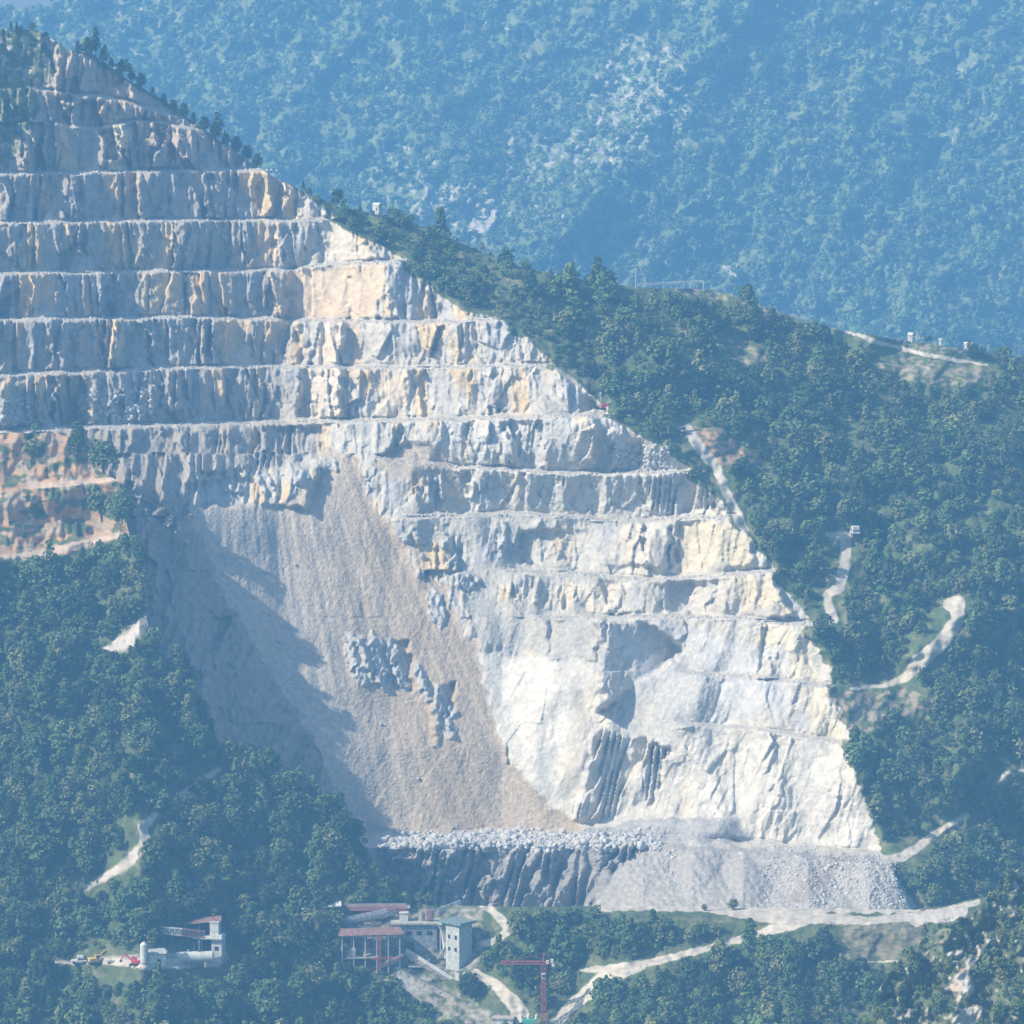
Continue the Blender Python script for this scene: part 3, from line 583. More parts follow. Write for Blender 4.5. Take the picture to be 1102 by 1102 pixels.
for j, (u, v, rad, hs, kd) in enumerate(SPEC):
    Yr = Y_low if v > 900 else Y_main
    lb, gp = ("tall dark conifer on the skyline above the top of the quarry", "conifers on the skyline at the quarry top") if u < 140 and u > 60 else \
             ("tree on the crest running down right from the quarry top", "trees on the crest right of the quarry top") if u > 140 and v < 300 else \
             ("slim dark tree on the skyline at the far left corner of the hill", "slim trees at the left end of the skyline") if u < 60 else \
             (("lone round bush beside the track at the foot of the spoil heaps", None) if u > 780 else ("small low bush left of the lone bush at the foot of the spoil heaps", None))
    place_tree(P(u, v, samp(Yr, u, v)), rad, 6 if kd == 'tall' else 2, 3 if v > 900 else 2, lb, gp, hs if kd == 'round' else hs / 2)
def bake(name, pts, rads, vars_, cols, lib, label, cat, hs=None):
    Vs = []; Cs = []
    for vi in range(len(lib)):
        k = np.where(vars_ == vi)[0]
        if not len(k): continue
        L = lib[vi]; th = rng.uniform(0, 6.28, len(k)); cth, sth = np.cos(th)[:, None], np.sin(th)[:, None]
        x = L[None, :, 0] * cth - L[None, :, 1] * sth; y = L[None, :, 0] * sth + L[None, :, 1] * cth; z = np.repeat(L[None, :, 2], len(k), 0)
        V = np.stack([x, y, z], -1) * rads[k][:, None, None] + pts[k][:, None, :]
        Vs.append(V.reshape(-1, 3)); Cs.append(np.repeat(cols[k], len(L), 0))
    V = np.concatenate(Vs); o = mesh(name, V, np.arange(len(V)).reshape(-1, 4), M_leaf, np.concatenate(Cs)); return tag(o, label, cat, kind='stuff')
rest = np.array([j for j in range(len(trees)) if j not in ind])
rr = np.array([trees[j][3] for j in rest]); rv = np.array([trees[j][4] for j in rest]); rg = np.array([trees[j][5] for j in rest])
tu = np.array([trees[j][0] for j in rest]); tv_ = np.array([trees[j][1] for j in rest]); pick = np.clip((2.5 + 3.2 * fbm(tu / 40, tv_ / 26, 2, 171) + rng.normal(0, 1.0, len(rest))), 0, 4.99).astype(int)
cols = TREE_COL[np.array([2, 0, 4, 1, 3])[pick]] * rng.uniform(.75, 1.3, (len(rest), 1))
for reg, nm, lb in (("flank", "forest", "dense dark green wood covering the slope right of the quarry"), ("spur", "forest", "dense wood covering the spur and slope below the quarry"), ("knoll", "scrub", "low scrub among the rocks of the near knoll")):
    k = np.where(rg == reg)[0]
    if len(k): bake(nm, P_all[rest[k]], rr[k], rv[k], cols[k], VLOW, lb, "forest" if nm == "forest" else "scrub")
# scrub on the far mountain
u, v = scatter(6.5, 4.3, 41, -515, 1635); k = (v > Tb(u) - 2) & (v < 455) & (v < Tm(u) + 12) & ok(bgrock > .5, refl(u), v) & (fbm(u / 16, v / 10, 3, 138) > -.2); u, v = u[k], v[k]
VBG = [crown_arrays('round', 5, 12, .27, 300 + i) for i in range(5)]
pb = P(u, v, samp(Y_bg, refl(u), v)); pb[:, 2] -= 1.5
bc = np.array([[.085, .13, .045]]) * rng.uniform(.7, 1.7, (len(u), 1)) * (1 + .5 * fbm(u / 50, v / 30, 2, 191))[:, None] * np.array([[1.05, 1, 1]])
bake("mountain_scrub", pb, rng.uniform(1.6, 4.6, len(u)), rng.integers(0, 5, len(u)), bc, VBG, "blue-green scrub and woods covering the far mountain", "scrub")

# ================================================================== LOOSE STONE
def rock_arrays(seed):
    r = np.random.default_rng(seed); bm = bmesh.new(); bmesh.ops.create_icosphere(bm, subdivisions=2, radius=1)
    V = np.array([v.co[:] for v in bm.verts]); F = np.array([[v.index for v in f.verts] for f in bm.faces]); bm.free()
    for k in range(9):                      # cut flat faces
        n = r.normal(size=3); n /= np.linalg.norm(n); d = r.uniform(.45, .8); h = V @ n; V -= np.clip(h - d, 0, 9)[:, None] * n
    V *= np.array([1, r.uniform(.7, 1), r.uniform(.55, .85)]); return V, F
ROCKS = [rock_arrays(400 + i) for i in range(6)]
M_boulder = mat("boulder_stone", (.47, .45, .42), nscale=1.5, namp=.2, bump=.1, bscale=3)
rock_data = []
for V, F in ROCKS:
    o = mesh("boulder", V, F, M_boulder); rock_data.append(o.data); bpy.data.objects.remove(o)
def boulder(u, v, r, label, group):
    o = bpy.data.objects.new("boulder", random.choice(rock_data)); COL.objects.link(o); p = P(u, v, samp(Y_main, u, v)); o.location = p - np.array([0, .3 * r, -.1 * r]); o.scale = (r, r, r)
    o.rotation_euler = (random.uniform(0, 6), random.uniform(0, 6), random.uniform(0, 6)); tag(o, label, "boulder", group)
for k in range(120):
    u = random.uniform(412, 700); v = random.uniform(897, 912) - 5 * math.exp(-((u - 560) / 60) ** 2)
    boulder(u, v, random.uniform(.8, 2.1), "pale angular boulder lying in the rubble band at the foot of the great scree", "boulders of the rubble band")
for k in range(40):
    u = random.uniform(835, 960); v = random.uniform(925, 972)
    boulder(u, v, random.uniform(.5, 1.1), "pale boulder on the stony right-hand spoil heap below the quarry floor", "boulders on the right-hand spoil heap")
for u, v, r in [(285, 615, 1.2), (318, 608, .9), (333, 706, 1.3), (300, 690, .9), (455, 599, 1.8), (312, 735, .9), (330, 770, .8), (370, 765, 1.0), (410, 780, .8), (450, 838, .8)]:
    boulder(u, v, r, "single boulder lying out on the smooth grey scree", "boulders scattered on the scree")
def litter(name, pts, r0, r1, label):
    pts = np.array(pts); Y = samp(Y_main, pts[:, 0], pts[:, 1]); X = P(pts[:, 0], pts[:, 1], Y); Vs = []; Fs = []; Cs = []; b0 = 0
    for i, x in enumerate(X):
        V, F = ROCKS[i % 6]; Rm = np.array(Matrix.Rotation(random.uniform(0, 6), 3, 'X') @ Matrix.Rotation(random.uniform(0, 6), 3, 'Z')); V = V @ Rm.T * random.uniform(r0, r1) + x
        Vs.append(V); Fs.append(F + b0); b0 += len(V); Cs.append(np.repeat([[random.uniform(.34, .52)] * 3], len(V), 0) * [1.03, 1, .95])
    tag(mesh(name, np.concatenate(Vs), np.concatenate(Fs), M_rock, np.concatenate(Cs)), label, "rubble", kind='stuff')
litter("rubble", [(random.uniform(408, 712), random.gauss(905, 5)) for _ in range(1500)], .35, 1.0, "loose pale rubble of the band at the foot of the scree")
litter("rubble", [(u, 920 + random.uniform(0, 58)) for u in np.random.default_rng(3).uniform(820, 975, 900)] + [(random.uniform(716, 728), random.uniform(915, 955)) for _ in range(90)] + [(random.uniform(832, 880), random.uniform(910, 918)) for _ in range(90)], .25, .65, "loose stones covering the spoil heaps below the quarry floor")
bl = []
for pts, D, ua, ub in BENCH[2:13]:
    for _ in range(int((ub - max(ua, 0)) * .55)):
        u = random.uniform(max(ua, 0), ub); bl.append((u, float(curve(u, pts)) + random.gauss(.5, 1.2)))
litter("rubble", bl, .2, .7, "broken stone strewn along the quarry benches")
litter("rubble", [(random.uniform(85, 165), random.uniform(418, 452)) for _ in range(260)] + [(random.uniform(0, 34), random.uniform(428, 460)) for _ in range(120)] + [(random.uniform(655, 720), random.uniform(478, 508)) for _ in range(260)], .4, 1.1, "heaps of fallen blocks on the quarry benches")

# ================================================================== BUILT THINGS
def pm(name, col, rough=.6, metal=0., namp=.18, ns=.6): return mat(name, col, rough, nscale=ns, namp=namp, metal=metal)
WHT = pm("white_paint", (.55, .54, .50), namp=.28, ns=1.1); CON = pm("concrete", (.42, .39, .34), namp=.35, ns=.9); RST = pm("rusty_sheet", (.24, .14, .115), namp=.45, ns=1.2); RED = pm("red_lattice_paint", (.42, .10, .09)); GRN = pm("green_sheet", (.17, .23, .22), namp=.35, ns=.9)
PGN = pm("pale_green_sheet", (.46, .48, .43), namp=.3, ns=.9); DRK = pm("dark_steel", (.08, .09, .10)); GRY = pm("grey_sheet", (.24, .25, .26), namp=.4, ns=.9); GLS = pm("dark_glass", (.03, .04, .05), .15); RUB = pm("rubber", (.03, .03, .03), .9)
YEL = pm("yellow_paint", (.60, .42, .10)); REDP = pm("red_paint", (.55, .06, .07)); WOD = pm("weathered_wood", (.33, .28, .23))
class B:
    def __init__(s): s.bm = bmesh.new()
    def box(s, c, d, rz=0, rx=0, ry=0, bev=0):
        r = bmesh.ops.create_cube(s.bm, size=1); M = Matrix.Translation(c) @ Matrix.Rotation(rz, 4, 'Z') @ Matrix.Rotation(ry, 4, 'Y') @ Matrix.Rotation(rx, 4, 'X') @ Matrix.Diagonal((*d, 1))
        bmesh.ops.transform(s.bm, matrix=M, verts=r['verts'])
        if bev: bmesh.ops.bevel(s.bm, geom=list({e for v in r['verts'] for e in v.link_edges}), offset=bev, segments=1, affect='EDGES')
        return s
    def bar(s, a, b, w=.2, h=None):
        a = Vector(a); b = Vector(b); d = b - a; q = d.to_track_quat('Z', 'Y').to_matrix().to_4x4()
        r = bmesh.ops.create_cube(s.bm, size=1); bmesh.ops.transform(s.bm, matrix=Matrix.Translation((a + b) / 2) @ q @ Matrix.Diagonal((w, h or w, d.length, 1)), verts=r['verts']); return s
    def cyl(s, a, b, r1, r2=None, n=16):
        a = Vector(a); b = Vector(b); d = b - a; q = d.to_track_quat('Z', 'Y').to_matrix().to_4x4()
        r = bmesh.ops.create_cone(s.bm, cap_ends=True, segments=n, radius1=r1, radius2=r1 if r2 is None else r2, depth=d.length)
        bmesh.ops.transform(s.bm, matrix=Matrix.Translation((a + b) / 2) @ q, verts=r['verts']); return s
    def poly(s, pts, th):      # plate from an outline, thickness th along its normal
        vs = [s.bm.verts.new(p) for p in pts]; f = s.bm.faces.new(vs); f.normal_update(); n = f.normal * th
        r = bmesh.ops.extrude_face_region(s.bm, geom=[f]); bmesh.ops.translate(s.bm, vec=n, verts=[e for e in r['geom'] if isinstance(e, bmesh.types.BMVert)]); bmesh.ops.recalc_face_normals(s.bm, faces=s.bm.faces); return s
    def truss(s, a, b, w, h, n, t=.14):   # box lattice girder
        a = Vector(a); b = Vector(b); d = (b - a).normalized(); side = d.cross(Vector((0, 0, 1)));
        if side.length < .1: side = Vector((1, 0, 0))
        side.normalize(); up = side.cross(d).normalized(); ch = [side * (w / 2 * i) + up * (h / 2 * j) for i, j in ((-1, -1), (1, -1), (1, 1), (-1, 1))]
        for o in ch: s.bar(a + o, b + o, t)
        for k in range(n):
            p = a.lerp(b, k / n); q = a.lerp(b, (k + 1) / n)
            for i in range(4):
                o1, o2 = ch[i], ch[(i + 1) % 4]; s.bar(p + (o1 if k % 2 else o2), q + (o2 if k % 2 else o1), t * .7); s.bar(p + o1, p + o2, t * .6)
        return s
    def out(s, name, m, parent=None):
        me = bpy.data.meshes.new(name); s.bm.to_mesh(me); s.bm.free(); me.materials.append(m); o = bpy.data.objects.new(name, me); COL.objects.link(o); o.parent = parent; return o
def thing(name, label, cat, u, v, Yr=None, rz=0, sc=1, group=None, lift=0):
    e = bpy.data.objects.new(name, None); COL.objects.link(e); p = P(u, v, samp(Y_low if Yr is None else Yr, u, v)); e.location = (p[0], p[1], p[2] + lift); e.rotation_euler = (0, 0, rz); e.scale = (sc,) * 3
    return tag(e, label, cat, group)
def cyls(p, pairs, r, name, m):
    for a, b in pairs: B().cyl(a, b, r).out(name, m, p)

# --- tall green and white screening tower with its chute
t = thing("screening_tower", "tall pale green works building with overhanging dark green roof and sloping white chute", "building", 494, 1033, rz=R(-42), sc=.85)
b = B().box((0, 0, 5.2), (6.6, 7, 17))
for i in range(7): b.box((-3.3 + i * 1.1, -3.52, 5.2), (.12, .06, 17))
for i in range(7): b.box((-3.32, -3.4 + i * 1.13, 5.2), (.06, .12, 17))
b.out("wall", PGN, t)
B().box((-.6, -.2, 14.1), (11.5, 9, .5)).box((-.6, -.2, 14.55), (11.0, 8.6, .4)).out("roof", GRN, t)
for x, z in ((-1.6, 9), (1.6, 9), (-1.6, 4.5), (1.6, 4.5)): B().box((x, -3.56, z), (1.1, .1, 1.4)).out("window", GLS, t)
for y, z in ((-1.5, 9.5), (1.5, 5)): B().box((-3.36, y, z), (.1, 1.2, 1.4)).out("window", GLS, t)
B().bar((-7.5, -1, 12.8), (-3.9, -2.4, .3), 1.5, 1.2).out("chute", WHT, t)
B().box((-6.2, -1, 13.2), (3.6, 4.2, 1.2)).bar((-6.9, -2.6, 12.6), (-6.9, -2.6, -3), .25).bar((-6.9, .8, 12.6), (-6.9, .8, -3), .25).out("hopper", PGN, t)
# --- low dark works building left of the tower
t = thing("crusher_building", "long dark flat-roofed works building between the stilted shed and the pale green tower", "building", 447, 1022)
B().box((0, 2, 2.2), (13.5, 7, 12)).out("wall", GRY, t); B().box((0, 2, 8.6), (15.4, 8.6, .5)).out("roof", CON, t)
for x in (-5, -2, 1.2, 4.4): B().box((x, -1.53, 5.6), (1.7, .12, 1.3)).out("window", GLS, t)
B().box((-1.8, -1.54, 1), (3, .14, 3.6)).out("door", DRK, t)
B().box((-3.6, 2, 10.1), (2.6, 3, 2.4)).box((-3.6, 2, 11.5), (3, 3.4, .25)).out("roof_cabin", WHT, t)
B().cyl((2, 2, 8.8), (2, 2, 11.2), 1).cyl((2, 2, 11.2), (2, 2, 12), .5).out("vent", WOD, t); B().cyl((5, 1.5, 8.8), (5, 1.5, 11.8), .35).out("vent", WHT, t)
# --- shed on stilts with a rust-red roof
t = thing("stilted_shed", "open shed on tall thin posts under a wide rust-red sheet roof", "shed", 398, 1036, rz=R(8))
b = B().poly([(-10.5, -4, 9.3), (10.5, -4, 9.3), (9.5, 0, 10.9), (-9, 0, 10.9)], .18).poly([(-9, 0, 10.9), (9.5, 0, 10.9), (10.5, 4, 9.3), (-10.5, 4, 9.3)], .18); b.out("roof", RST, t)
for x in (-9, -5.4, -1.8, 1.8, 5.4, 9):
    for y in (-3.4, 3.4): B().box((x, y, 3.2), (.28, .28, 12)).out("post", WHT, t)
B().box((-3.5, 0, 2.2), (12, 7.2, .35)).box((0, -3.4, 9.0), (19, .25, .3)).out("deck", CON, t)
B().box((-6.5, 0, 3.5), (4, 3.5, 2.4), bev=.15).out("machine_housing", WHT, t)
B().bar((-9, -3.4, 2.3), (-5.4, -3.4, 9), .13).bar((5.4, -3.4, 2.3), (9, -3.4, 9), .13).out("brace", DRK, t)
t = thing("lattice_hoist", "thin red lattice hoist mast standing in front of the rust-red roofed shed", "hoist", 409, 1040); B().truss((0, -5, 0), (0, -5, 11), .7, .7, 14, .1).out("mast", RED, t); B().truss((-2.5, -5, 3.4), (4.5, -5, 3.8), .5, .5, 8, .1).out("boom", RED, t)
# --- conveyors
def conveyor(label, u, v, dx, dy, dz, w, h, m, cover, legs, n=14, lift=0, rz=0):
    t = thing("conveyor", label, "conveyor", u, v, lift=lift); a = Vector((0, 0, 0)); e = Vector((dx, dy, dz)); B().truss(a, e, w, h, n, .16).out("frame", m, t)
    d = (e - a).normalized(); up = Vector((0, 0, h / 2 + .15)); B().bar(a + up, e + up, .22, w + .5).out("cover" if cover else "belt", WHT if cover else WOD, t)
    for f in legs:
        p = a.lerp(e, f); B().bar(p + Vector((-.6, 0, 0)), p + Vector((-1.2, 0, -9)), .2).bar(p + Vector((.6, 0, 0)), p + Vector((1.2, 0, -9)), .2).out("leg", m, t)
    return t
conveyor("white covered conveyor rising gently above the rust-red shed roof", 365, 1003, 21, 6, 3.4, 1.4, 1.1, GRY, True, (.15, .85), lift=2.6)
conveyor("long level rust-red lattice conveyor behind the sheds", 362, 982, 22, 0, .2, 1.2, 1.1, RED, False, (.1, .5, .9), 18, 1.2)
conveyor("long inclined conveyor running down from the works to the small white building", 436, 1040, 27, -8, -15.5, 1.6, 1.1, WOD, True, (.3, .6), 20, 4.2)
conveyor("short pale conveyor joining the dark works building to the green tower roof", 472, 986, 7, 3, 2.2, 1.2, 1, GRY, True, (.5,), 6, 1)
# --- pale loading ramp
t = thing("loading_ramp", "long pale concrete loading ramp sloping down to a dark box below the works", "ramp", 418, 1062, lift=2.6)
B().poly([(-1.5, 0, -.5), (3, 0, 3.0), (21.5, -4, -5.8), (17.5, -4, -9.6)], .7).bar((3, 0, 3.2), (21.5, -4, -5.6), .5, .7).bar((-1.5, 0, -.3), (17.5, -4, -9.4), .35, .5).out("slab", CON, t)
b = B()
for k in range(8): f = k / 7.5 + .03; b.bar((3 + 18.5 * f, -4 * f - .1, 2.7 - 8.8 * f), (3 + 18.5 * f, -4 * f, -5 - 8.8 * f), .45)
b.out("pillar", CON, t); B().box((22, -4, -7.2), (2.4, 3, 3.8)).out("discharge_box", DRK, t); B().bar((2, -.6, 4.0), (21, -4.6, -4.6), .12).out("handrail", DRK, t)
t = thing("lean_to_roof", "small pale wedge-shaped roof between the works and the loading ramp", "roof", 450, 1044); B().poly([(-3, -1.5, 1.0), (3.4, -1.5, 1.2), (3.6, 1.2, 3.4), (1.2, 1.2, 2.0), (-3, 1.2, 1.4)], .2).out("roof", WHT, t)
for x in (-2.6, 3): B().box((x, -1.3, -.5), (.2, .2, 3)).out("post", GRY, t)
# --- canopies
t = thing("canopy", "long thin white canopy roof among the trees left of the works", "canopy", 346, 984, rz=R(4)); B().poly([(-6.2, -2, 1.9), (6.2, -2, 2.8), (6.2, 2, 3.6), (-6.2, 2, 2.7)], .2).out("roof", WHT, t)
for x in (-5.5, 0, 5.5): B().box((x, -1.8, 0), (.22, .22, 4.2)).out("post", GRY, t)
t = thing("hut", "tiny white-roofed hut in the trees above the long thin canopy", "hut", 339, 972); B().box((0, 0, .8), (2, 2, 2.4)).out("wall", GRY, t); B().box((0, 0, 2.1), (2.7, 2.6, .25)).out("roof", WHT, t)
# --- tower crane
t = thing("tower_crane", "red lattice tower crane with white counterweights and jib reaching left", "crane", 585, 1104)
B().truss((0, 0, -2), (0, 0, 19), 1.3, 1.3, 18, .2).out("mast", RED, t); B().truss((-13, 0, 19.6), (0, 0, 19.6), .9, .9, 16, .13).bar((-12.5, 0, 20), (0, 0, 22.4), .07).out("jib", RED, t)
B().truss((0, 0, 19.6), (3.4, 0, 19.6), .9, .7, 4, .14).bar((3.2, 0, 20), (0, 0, 22.4), .07).out("counter_jib", RED, t); B().bar((0, 0, 19), (0, 0, 22.6), .35).out("tower_top", RED, t)
for x, z in ((1.2, 19.8), (2.6, 20.2), (2.9, 18.9)): B().box((x, 0, z), (.9, 1.2, 1.1), bev=.08).out("counterweight", WHT, t)
c_ = B().box((0, -.9, 15.6), (1.2, 1.2, 1.7), bev=.08).out("cab", WHT, t); B().box((0, -1.53, 15.8), (.9, .06, .9)).out("window", GLS, c_); B().bar((-9, 0, 19.2), (-9, 0, 15), .06).box((-9, 0, 14.8), (.4, .3, .5)).out("hook", DRK, t)
# --- bottom edge buildings
t = thing("white_building", "small white building with a flat roof at the lower end of the long conveyor", "building", 541, 1112, rz=R(-6)); B().box((0, 1.5, 1), (6.2, 4, 7)).out("wall", WHT, t); B().box((0, 1.5, 4.6), (6.8, 4.6, .3)).out("roof", CON, t)
B().box((-1.2, -.53, 1.5), (1.1, .1, 1.3)).out("window", GLS, t)
t = thing("green_tank_house", "bright green sheet-metal housing topped by small white silos left of the tower crane", "tank house", 569, 1112); B().box((0, 1, .8), (4, 3, 7)).out("wall", pm("bright_green_sheet", (.10, .40, .26)), t)
for x in (-2.2, 0, 2.4): B().cyl((x, 1, 4.3), (x, 1, 5.4), .5).cyl((x, 1, 5.4), (x, 1, 5.8), .5, .1).out("silo", WHT, t)
# --- yard on the left spur
t = thing("storage_tank", "long white horizontal cylindrical tank lying in the yard on the left", "tank", 203, 1038, rz=R(6))
B().cyl((-7.6, 0, 2.3), (7.2, 0, 2.3), 1.75, n=24).cyl((7.2, 0, 2.3), (7.9, 0, 2.3), 1.75, .9, 24).cyl((-7.6, 0, 2.3), (-8.3, 0, 2.3), 1.75, .9, 24).out("tank_shell", pm("tank_white", (.55, .55, .50)), t)
for x in (-5, 0, 5): B().box((x, 0, .2), (.6, 2.8, 1.8)).out("saddle", CON, t)
B().cyl((0, 0, 3.9), (0, 0, 4.6), .4).out("hatch", GRY, t)
t = thing("white_shed", "low white shed at the left end of the horizontal tank", "shed", 167, 1038, rz=R(10)); B().box((0, 0, 1.5), (6, 3.4, 4)).out("wall", WHT, t); B().poly([(-3.3, -2, 3.5), (3.3, -2, 3.5), (3.3, 2, 4.3), (-3.3, 2, 4.3)], .16).out("roof", CON, t); B().box((1, -1.73, 1.4), (1.2, .08, 1.2)).out("window", GLS, t)
t = thing("block_house", "white two-storey block building with flat slab roof behind the horizontal tank", "building", 226, 1034, rz=R(-10)); B().box((2.2, 2, 3.6), (3.2, 5, 9)).out("wall", WHT, t); B().box((-.6, 1.6, 7.2), (9.4, 6.4, .45)).out("roof", WHT, t)
B().box((1.2, 2, 9.6), (2.7, 2.8, 4.4)).box((1.2, 2, 11.9), (3.1, 3.2, .25)).out("stair_tower", WHT, t); B().box((2.2, -.54, 4), (1.2, .1, 1.2)).out("window", GLS, t)
for x in (-4.8, -2.4): B().box((x, -1, 3.2), (.3, .3, 7.6)).out("pillar", CON, t)
t = thing("rusty_roof", "low rust-brown sheet roof behind the white block building", "roof", 214, 1016, rz=R(4)); B().poly([(-6, -2, 6.2), (7, -2, 7.4), (7, 2.5, 8.2), (-4, 2.5, 7.0)], .2).out("roof", RST, t)
for x in (-5, 0, 6): B().box((x, -1.6, 2.5), (.22, .22, 8.5)).out("post", GRY, t)
t = thing("crane_jib", "white and rust lattice jib sticking out left from the block building", "crane jib", 193, 1026); B().truss((-9.2, 0, 7.6), (1, 0, 6.6), 1.3, 2.0, 13, .17).out("lattice", WHT, t); B().truss((1, 0, 6.6), (8, 0, 5.8), 1.3, 2.0, 9, .17).out("lattice_root", RST, t); B().bar((6, 0, 5.4), (6, 0, -2), .5).out("support", GRY, t)
t = thing("silo", "narrow upright white silo beside the red machine in the yard", "silo", 155, 1036); B().cyl((0, 0, 0), (0, 0, 5.6), 1.15).cyl((0, 0, 5.6), (0, 0, 6.4), 1.15, .4).out("silo_shell", WHT, t); B().bar((1.2, -.3, 0), (1.2, -.3, 5.6), .12).out("ladder", DRK, t)
def excavator(label, u, v, Yr, m, rz, sc, grp=None):
    t = thing("excavator", label, "excavator", u, v, Yr, rz, sc)
    for y in (-1.1, 1.1): B().box((0, y, .45), (3.6, .55, .8), bev=.2).out("track", RUB, t)
    B().box((-.4, 0, 1.5), (3, 2.3, 1.2), bev=.12).out("body", m, t); c_ = B().box((.7, -.7, 2.5), (1.2, .9, 1.3), bev=.08).out("cab", m, t); B().box((.7, -1.16, 2.6), (.9, .05, .8)).out("window", GLS, c_)
    B().bar((1, .3, 1.8), (3.4, .3, 4.2), .4).bar((3.4, .3, 4.2), (5, .3, 2), .3).out("boom", m, t); B().box((5, .3, 1.6), (.8, 1, .9), bev=.1).out("bucket", DRK, t); return t
excavator("bright red digger parked beside the white shed in the yard", 145, 1039, None, REDP, R(170), .85)
def vehicle(name, label, cat, u, v, Yr, m, rz, L=4.6, Wd=1.9, H=1.7, box=False, sc=1):
    t = thing(name, label, cat, u, v, Yr, rz, sc); B().box((0, 0, .85), (L, Wd, .8), bev=.15).out("body", m, t)
    c_ = B().box((L * .1 if not box else L * .33, 0, 1.25 + (H - 1.2) * .5), (L * .45 if not box else L * .3, Wd * .92, H - .75), bev=.15).out("cab", m, t); B().box((L * .1 if not box else L * .33, -Wd * .47, 1.5), (L * .36 if not box else L * .2, .06, .45)).out("window", GLS, c_)
    B().box(((L * .1 + L * .22) if not box else L * .48 + .02, 0, 1.5), (.08, Wd * .8, .5)).out("windscreen", GLS, c_)
    if box: B().box((-L * .18, 0, 2.1), (L * .6, Wd * 1.02, 2.1), bev=.08).out("tipper_body", m, t)
    for x in (-L * .32, L * .32):
        for y in (-Wd * .46, Wd * .46): B().cyl((x, y - .12, .42), (x, y + .12, .42), .42, n=14).out("wheel", RUB, t)
    return t
vehicle("pickup", "pale blue pickup parked above the left end of the horizontal tank", "pickup", 172, 1027, None, pm("pale_blue_paint", (.45, .52, .56)), R(10))
vehicle("van", "small white van at the far left of the yard", "van", 85, 1037, None, WHT, R(5), 4.8, 2, 2.2)
t = excavator("yellowish loader with pale cab at the left of the yard", 102, 1038, None, YEL, R(20), 1.0)
vehicle("truck", "white tipper truck standing at the top of the pale track on the right slope", "truck", 919, 575, Y_main, WHT, R(-80), 6.5, 2.7, 2.8, True)
# --- drill rig on the corner of the bench
t = thing("drill_rig", "small rust-red drilling rig with upright white mast on the corner of a quarry bench", "drill rig", 650, 441, Y_main, R(15))
for y in (-.9, .9): B().box((0, y, .4), (3, .5, .7), bev=.15).out("track", RUB, t)
B().box((.3, 0, 1.4), (2.8, 1.8, 1.3), bev=.1).out("body", REDP, t); B().truss((-1.2, 0, .6), (-1.2, 0, 6.2), .35, .35, 10, .1).out("mast", WHT, t); B().box((1.6, -.2, 1.5), (1, 1.4, .9)).out("compressor", RST, t)
vehicle("jeep", "dark grey jeep at the head of the pale track beside the red bank", "jeep", 734, 466, Y_main, GRY, R(-70), 4.2, 1.9, 2.1)
# --- on the ridge
def house(name, label, u, v, Yr, w, d, h, roofm, rz=0):
    t = thing(name, label, "house" if name == "house" else "hut", u, v + 2, Yr, rz, lift=.2); B().box((0, 0, h / 2 - 1), (w, d, h + 2)).out("wall", WHT, t)
    B().poly([(-w / 2 - .05, -d / 2 - .1, h), (w / 2 + .05, -d / 2 - .1, h), (w / 2 + .2, 0, h + .9), (-w / 2 - .2, 0, h + .9)], .12).poly([(-w / 2 - .2, 0, h + .9), (w / 2 + .2, 0, h + .9), (w / 2 + .2, d / 2 + .3, h), (-w / 2 - .2, d / 2 + .3, h)], .12).out("roof", roofm, t)
    B().box((w * .2, -d / 2 - .02, h * .4), (w * .22, .06, h * .55)).out("door", DRK, t); return t
house("hut", "small bright white hut on the wooded crest above the quarry's right edge", 406, 226, Y_main, 2.6, 2.4, 2.1, WHT, R(-30))
house("hut", "white hut on the ridge above the pale ridge track, leftmost of three", 980, 362, Y_main, 1.7, 1.7, .9, WHT, R(-20))
house("hut", "tiny pale hut on the ridge, middle of the three above the ridge track", 1012, 367, Y_main, 1.0, 1.0, .5, CON, R(-20))
house("hut", "low white hut on the ridge, rightmost of three above the ridge track", 1042, 372, Y_main, 2.8, 1.6, .8, WHT, R(-20))
t = thing("utility_pole", "tall thin pale utility pole standing on the ridge at the left end of the railing", "utility pole", 684, 312, Y_main); B().cyl((0, 0, -1), (0, 0, 8.4), .16, .11, 8).out("pole", WHT, t); B().box((0, 0, 7.6), (1.3, .12, .12)).out("crossarm", WHT, t)
t = thing("marker_post", "short pale post standing near the right end of the ridge railing", "post", 757, 313, Y_main); B().cyl((0, 0, -1), (0, 0, 3.0), .13, .13, 8).out("post", WHT, t); B().box((0, 0, 3.05), (.4, .4, .12)).out("cap", WHT, t)
t = thing("railing", "long pale metal railing along the ridge crest right of the utility pole", "railing", 720, 310, Y_main)
B().bar((-11.5, 0, 1.5), (12.5, 0, 2.8), .2).bar((-11.5, 0, .9), (12.5, 0, 2.2), .12).out("rail", WHT, t)
for k in range(11): x = -11.5 + 2.4 * k; B().box((x, .1, .2 + .054 * (x + 11.5)), (.14, .14, 2.6)).out("post", WHT, t)

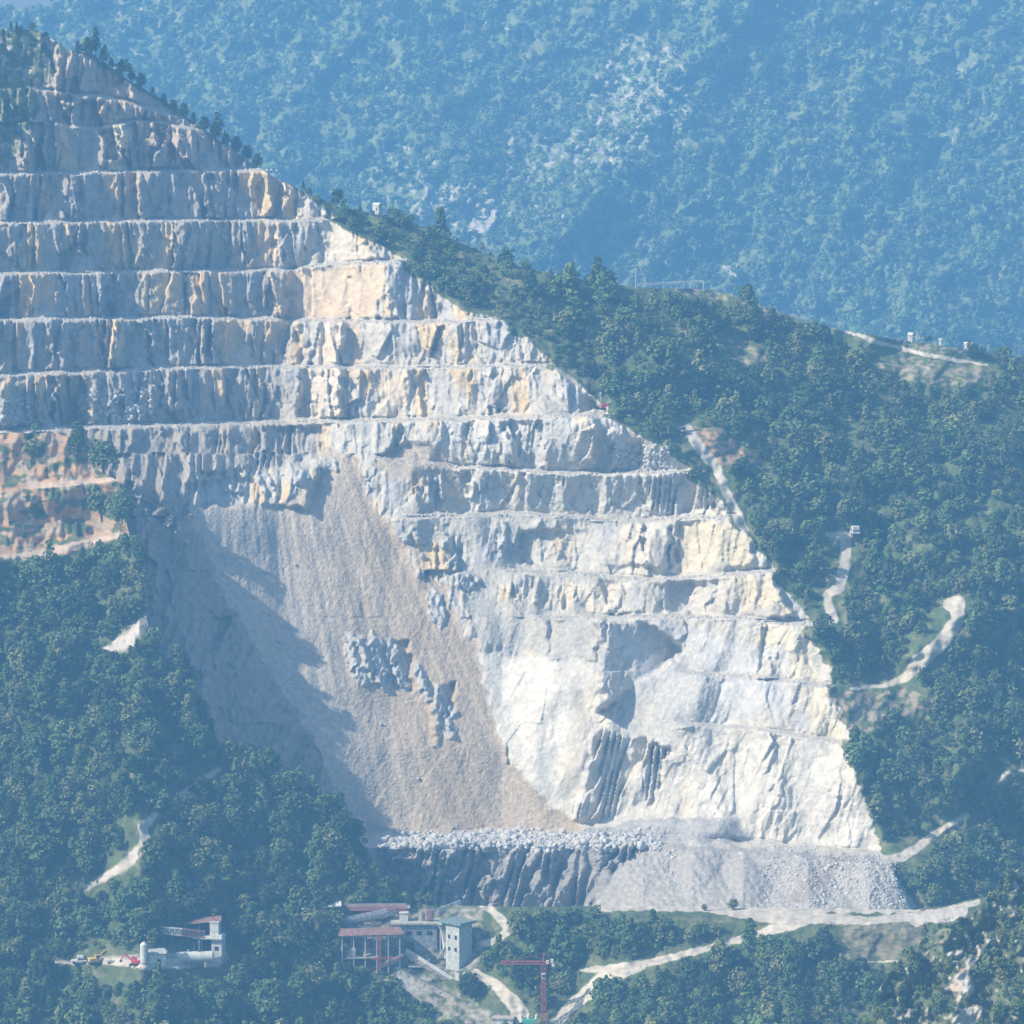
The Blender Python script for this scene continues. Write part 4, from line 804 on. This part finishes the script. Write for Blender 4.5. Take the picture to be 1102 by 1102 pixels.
# --- clutter of the works
t = thing("feed_hopper", "rusty square feed hopper on legs in front of the dark works building", "hopper", 432, 1034, rz=R(20)); B().poly([(-1.6, -1.6, 3.6), (1.6, -1.6, 3.6), (1.6, 1.6, 3.6), (-1.6, 1.6, 3.6)], .3).cyl((0, 0, 1.2), (0, 0, 3.6), .5, 2.1, 4).out("funnel", RST, t)
for x in (-1.4, 1.4):
    for y in (-1.4, 1.4): B().bar((x, y, -1.5), (x, y, 3.6), .2).out("leg", GRY, t)
t = thing("access_stair", "steep grey access stair between the dark works building and the green tower", "stair", 476, 1034); B().bar((-2, 0, 0), (2, 0, 6.5), .9, .15).bar((-2, -.5, 1), (2, -.5, 7.5), .08).bar((2, 0, 6.5), (-1.5, 1, 11.5), .9, .15).out("flight", WHT, t); B().box((2, .3, 6.4), (1.6, 1.6, .15)).out("landing", GRY, t)
t = thing("pipe_rack", "bundle of rusty and white pipes on posts behind the rust-red roofed shed", "pipe rack", 400, 994); b = B()
for k in range(4): b.cyl((-11, k * .7, 4.2 + .25 * (k % 2)), (12, k * .7, 5.0 + .25 * (k % 2)), .2, n=8)
b.out("pipe", WHT, t)
for x in (-9, -3, 3, 9): B().box((x, 1, 1.8), (.25, 2.6, 5)).out("post", RST, t)
t = thing("gravel_bin", "open-topped concrete gravel bin heaped with stone beside the plant track", "gravel bin", 500, 1052, rz=R(25)); B().box((0, 1.8, .6), (5, .3, 2.6)).box((-2.5, 0, .6), (.3, 3.6, 2.6)).box((2.5, 0, .6), (.3, 3.6, 2.6)).out("wall", CON, t); B().cyl((0, 0, -.6), (0, 0, 1.8), 2.2, .2, 14).out("stone_heap", M_boulder, t)
t = thing("dust_filter", "small upright rust-streaked dust filter on the flat roof edge left of the green tower", "filter", 462, 1022); B().box((0, 3, 10.4), (1.8, 1.8, 3)).cyl((0, 3, 8.8), (0, 3, 9.4), .3, .9, 8).out("filter_box", RST, t); B().cyl((1.2, 3, 9), (1.2, 3, 13), .18, n=8).out("exhaust_pipe", GRY, t)
t = thing("conveyor", "thin dark conveyor climbing from the feed hopper towards the stilted shed", "conveyor", 408, 1046, lift=1.5); B().truss((0, 0, 0), (7.5, 0, 3.4), .9, .7, 8, .12).out("frame", RST, t); B().bar((0, 0, .5), (7.5, 0, 3.9), .12, 1.0).out("belt", WOD, t)
t = thing("parts_stack", "untidy stack of pale beams lying left of the yard's white shed", "stack", 122, 1036); b = B()
for k in range(6): b.bar((-2.5 + .2 * k, .3 * (k % 3), .3 + .3 * (k // 3)), (2.6, .3 * (k % 3) + .2 * k, .35 + .3 * (k // 3)), .25)
b.out("beam", WHT, t)
t = thing("small_roof", "small flat white roof glimpsed among trees left of the stilted shed", "roof", 318, 1008); B().box((0, 0, 2.2), (3, 2, .2)).out("roof", WHT, t); B().box((0, 0, .6), (2.4, 1.6, 3)).out("wall", GRY, t)
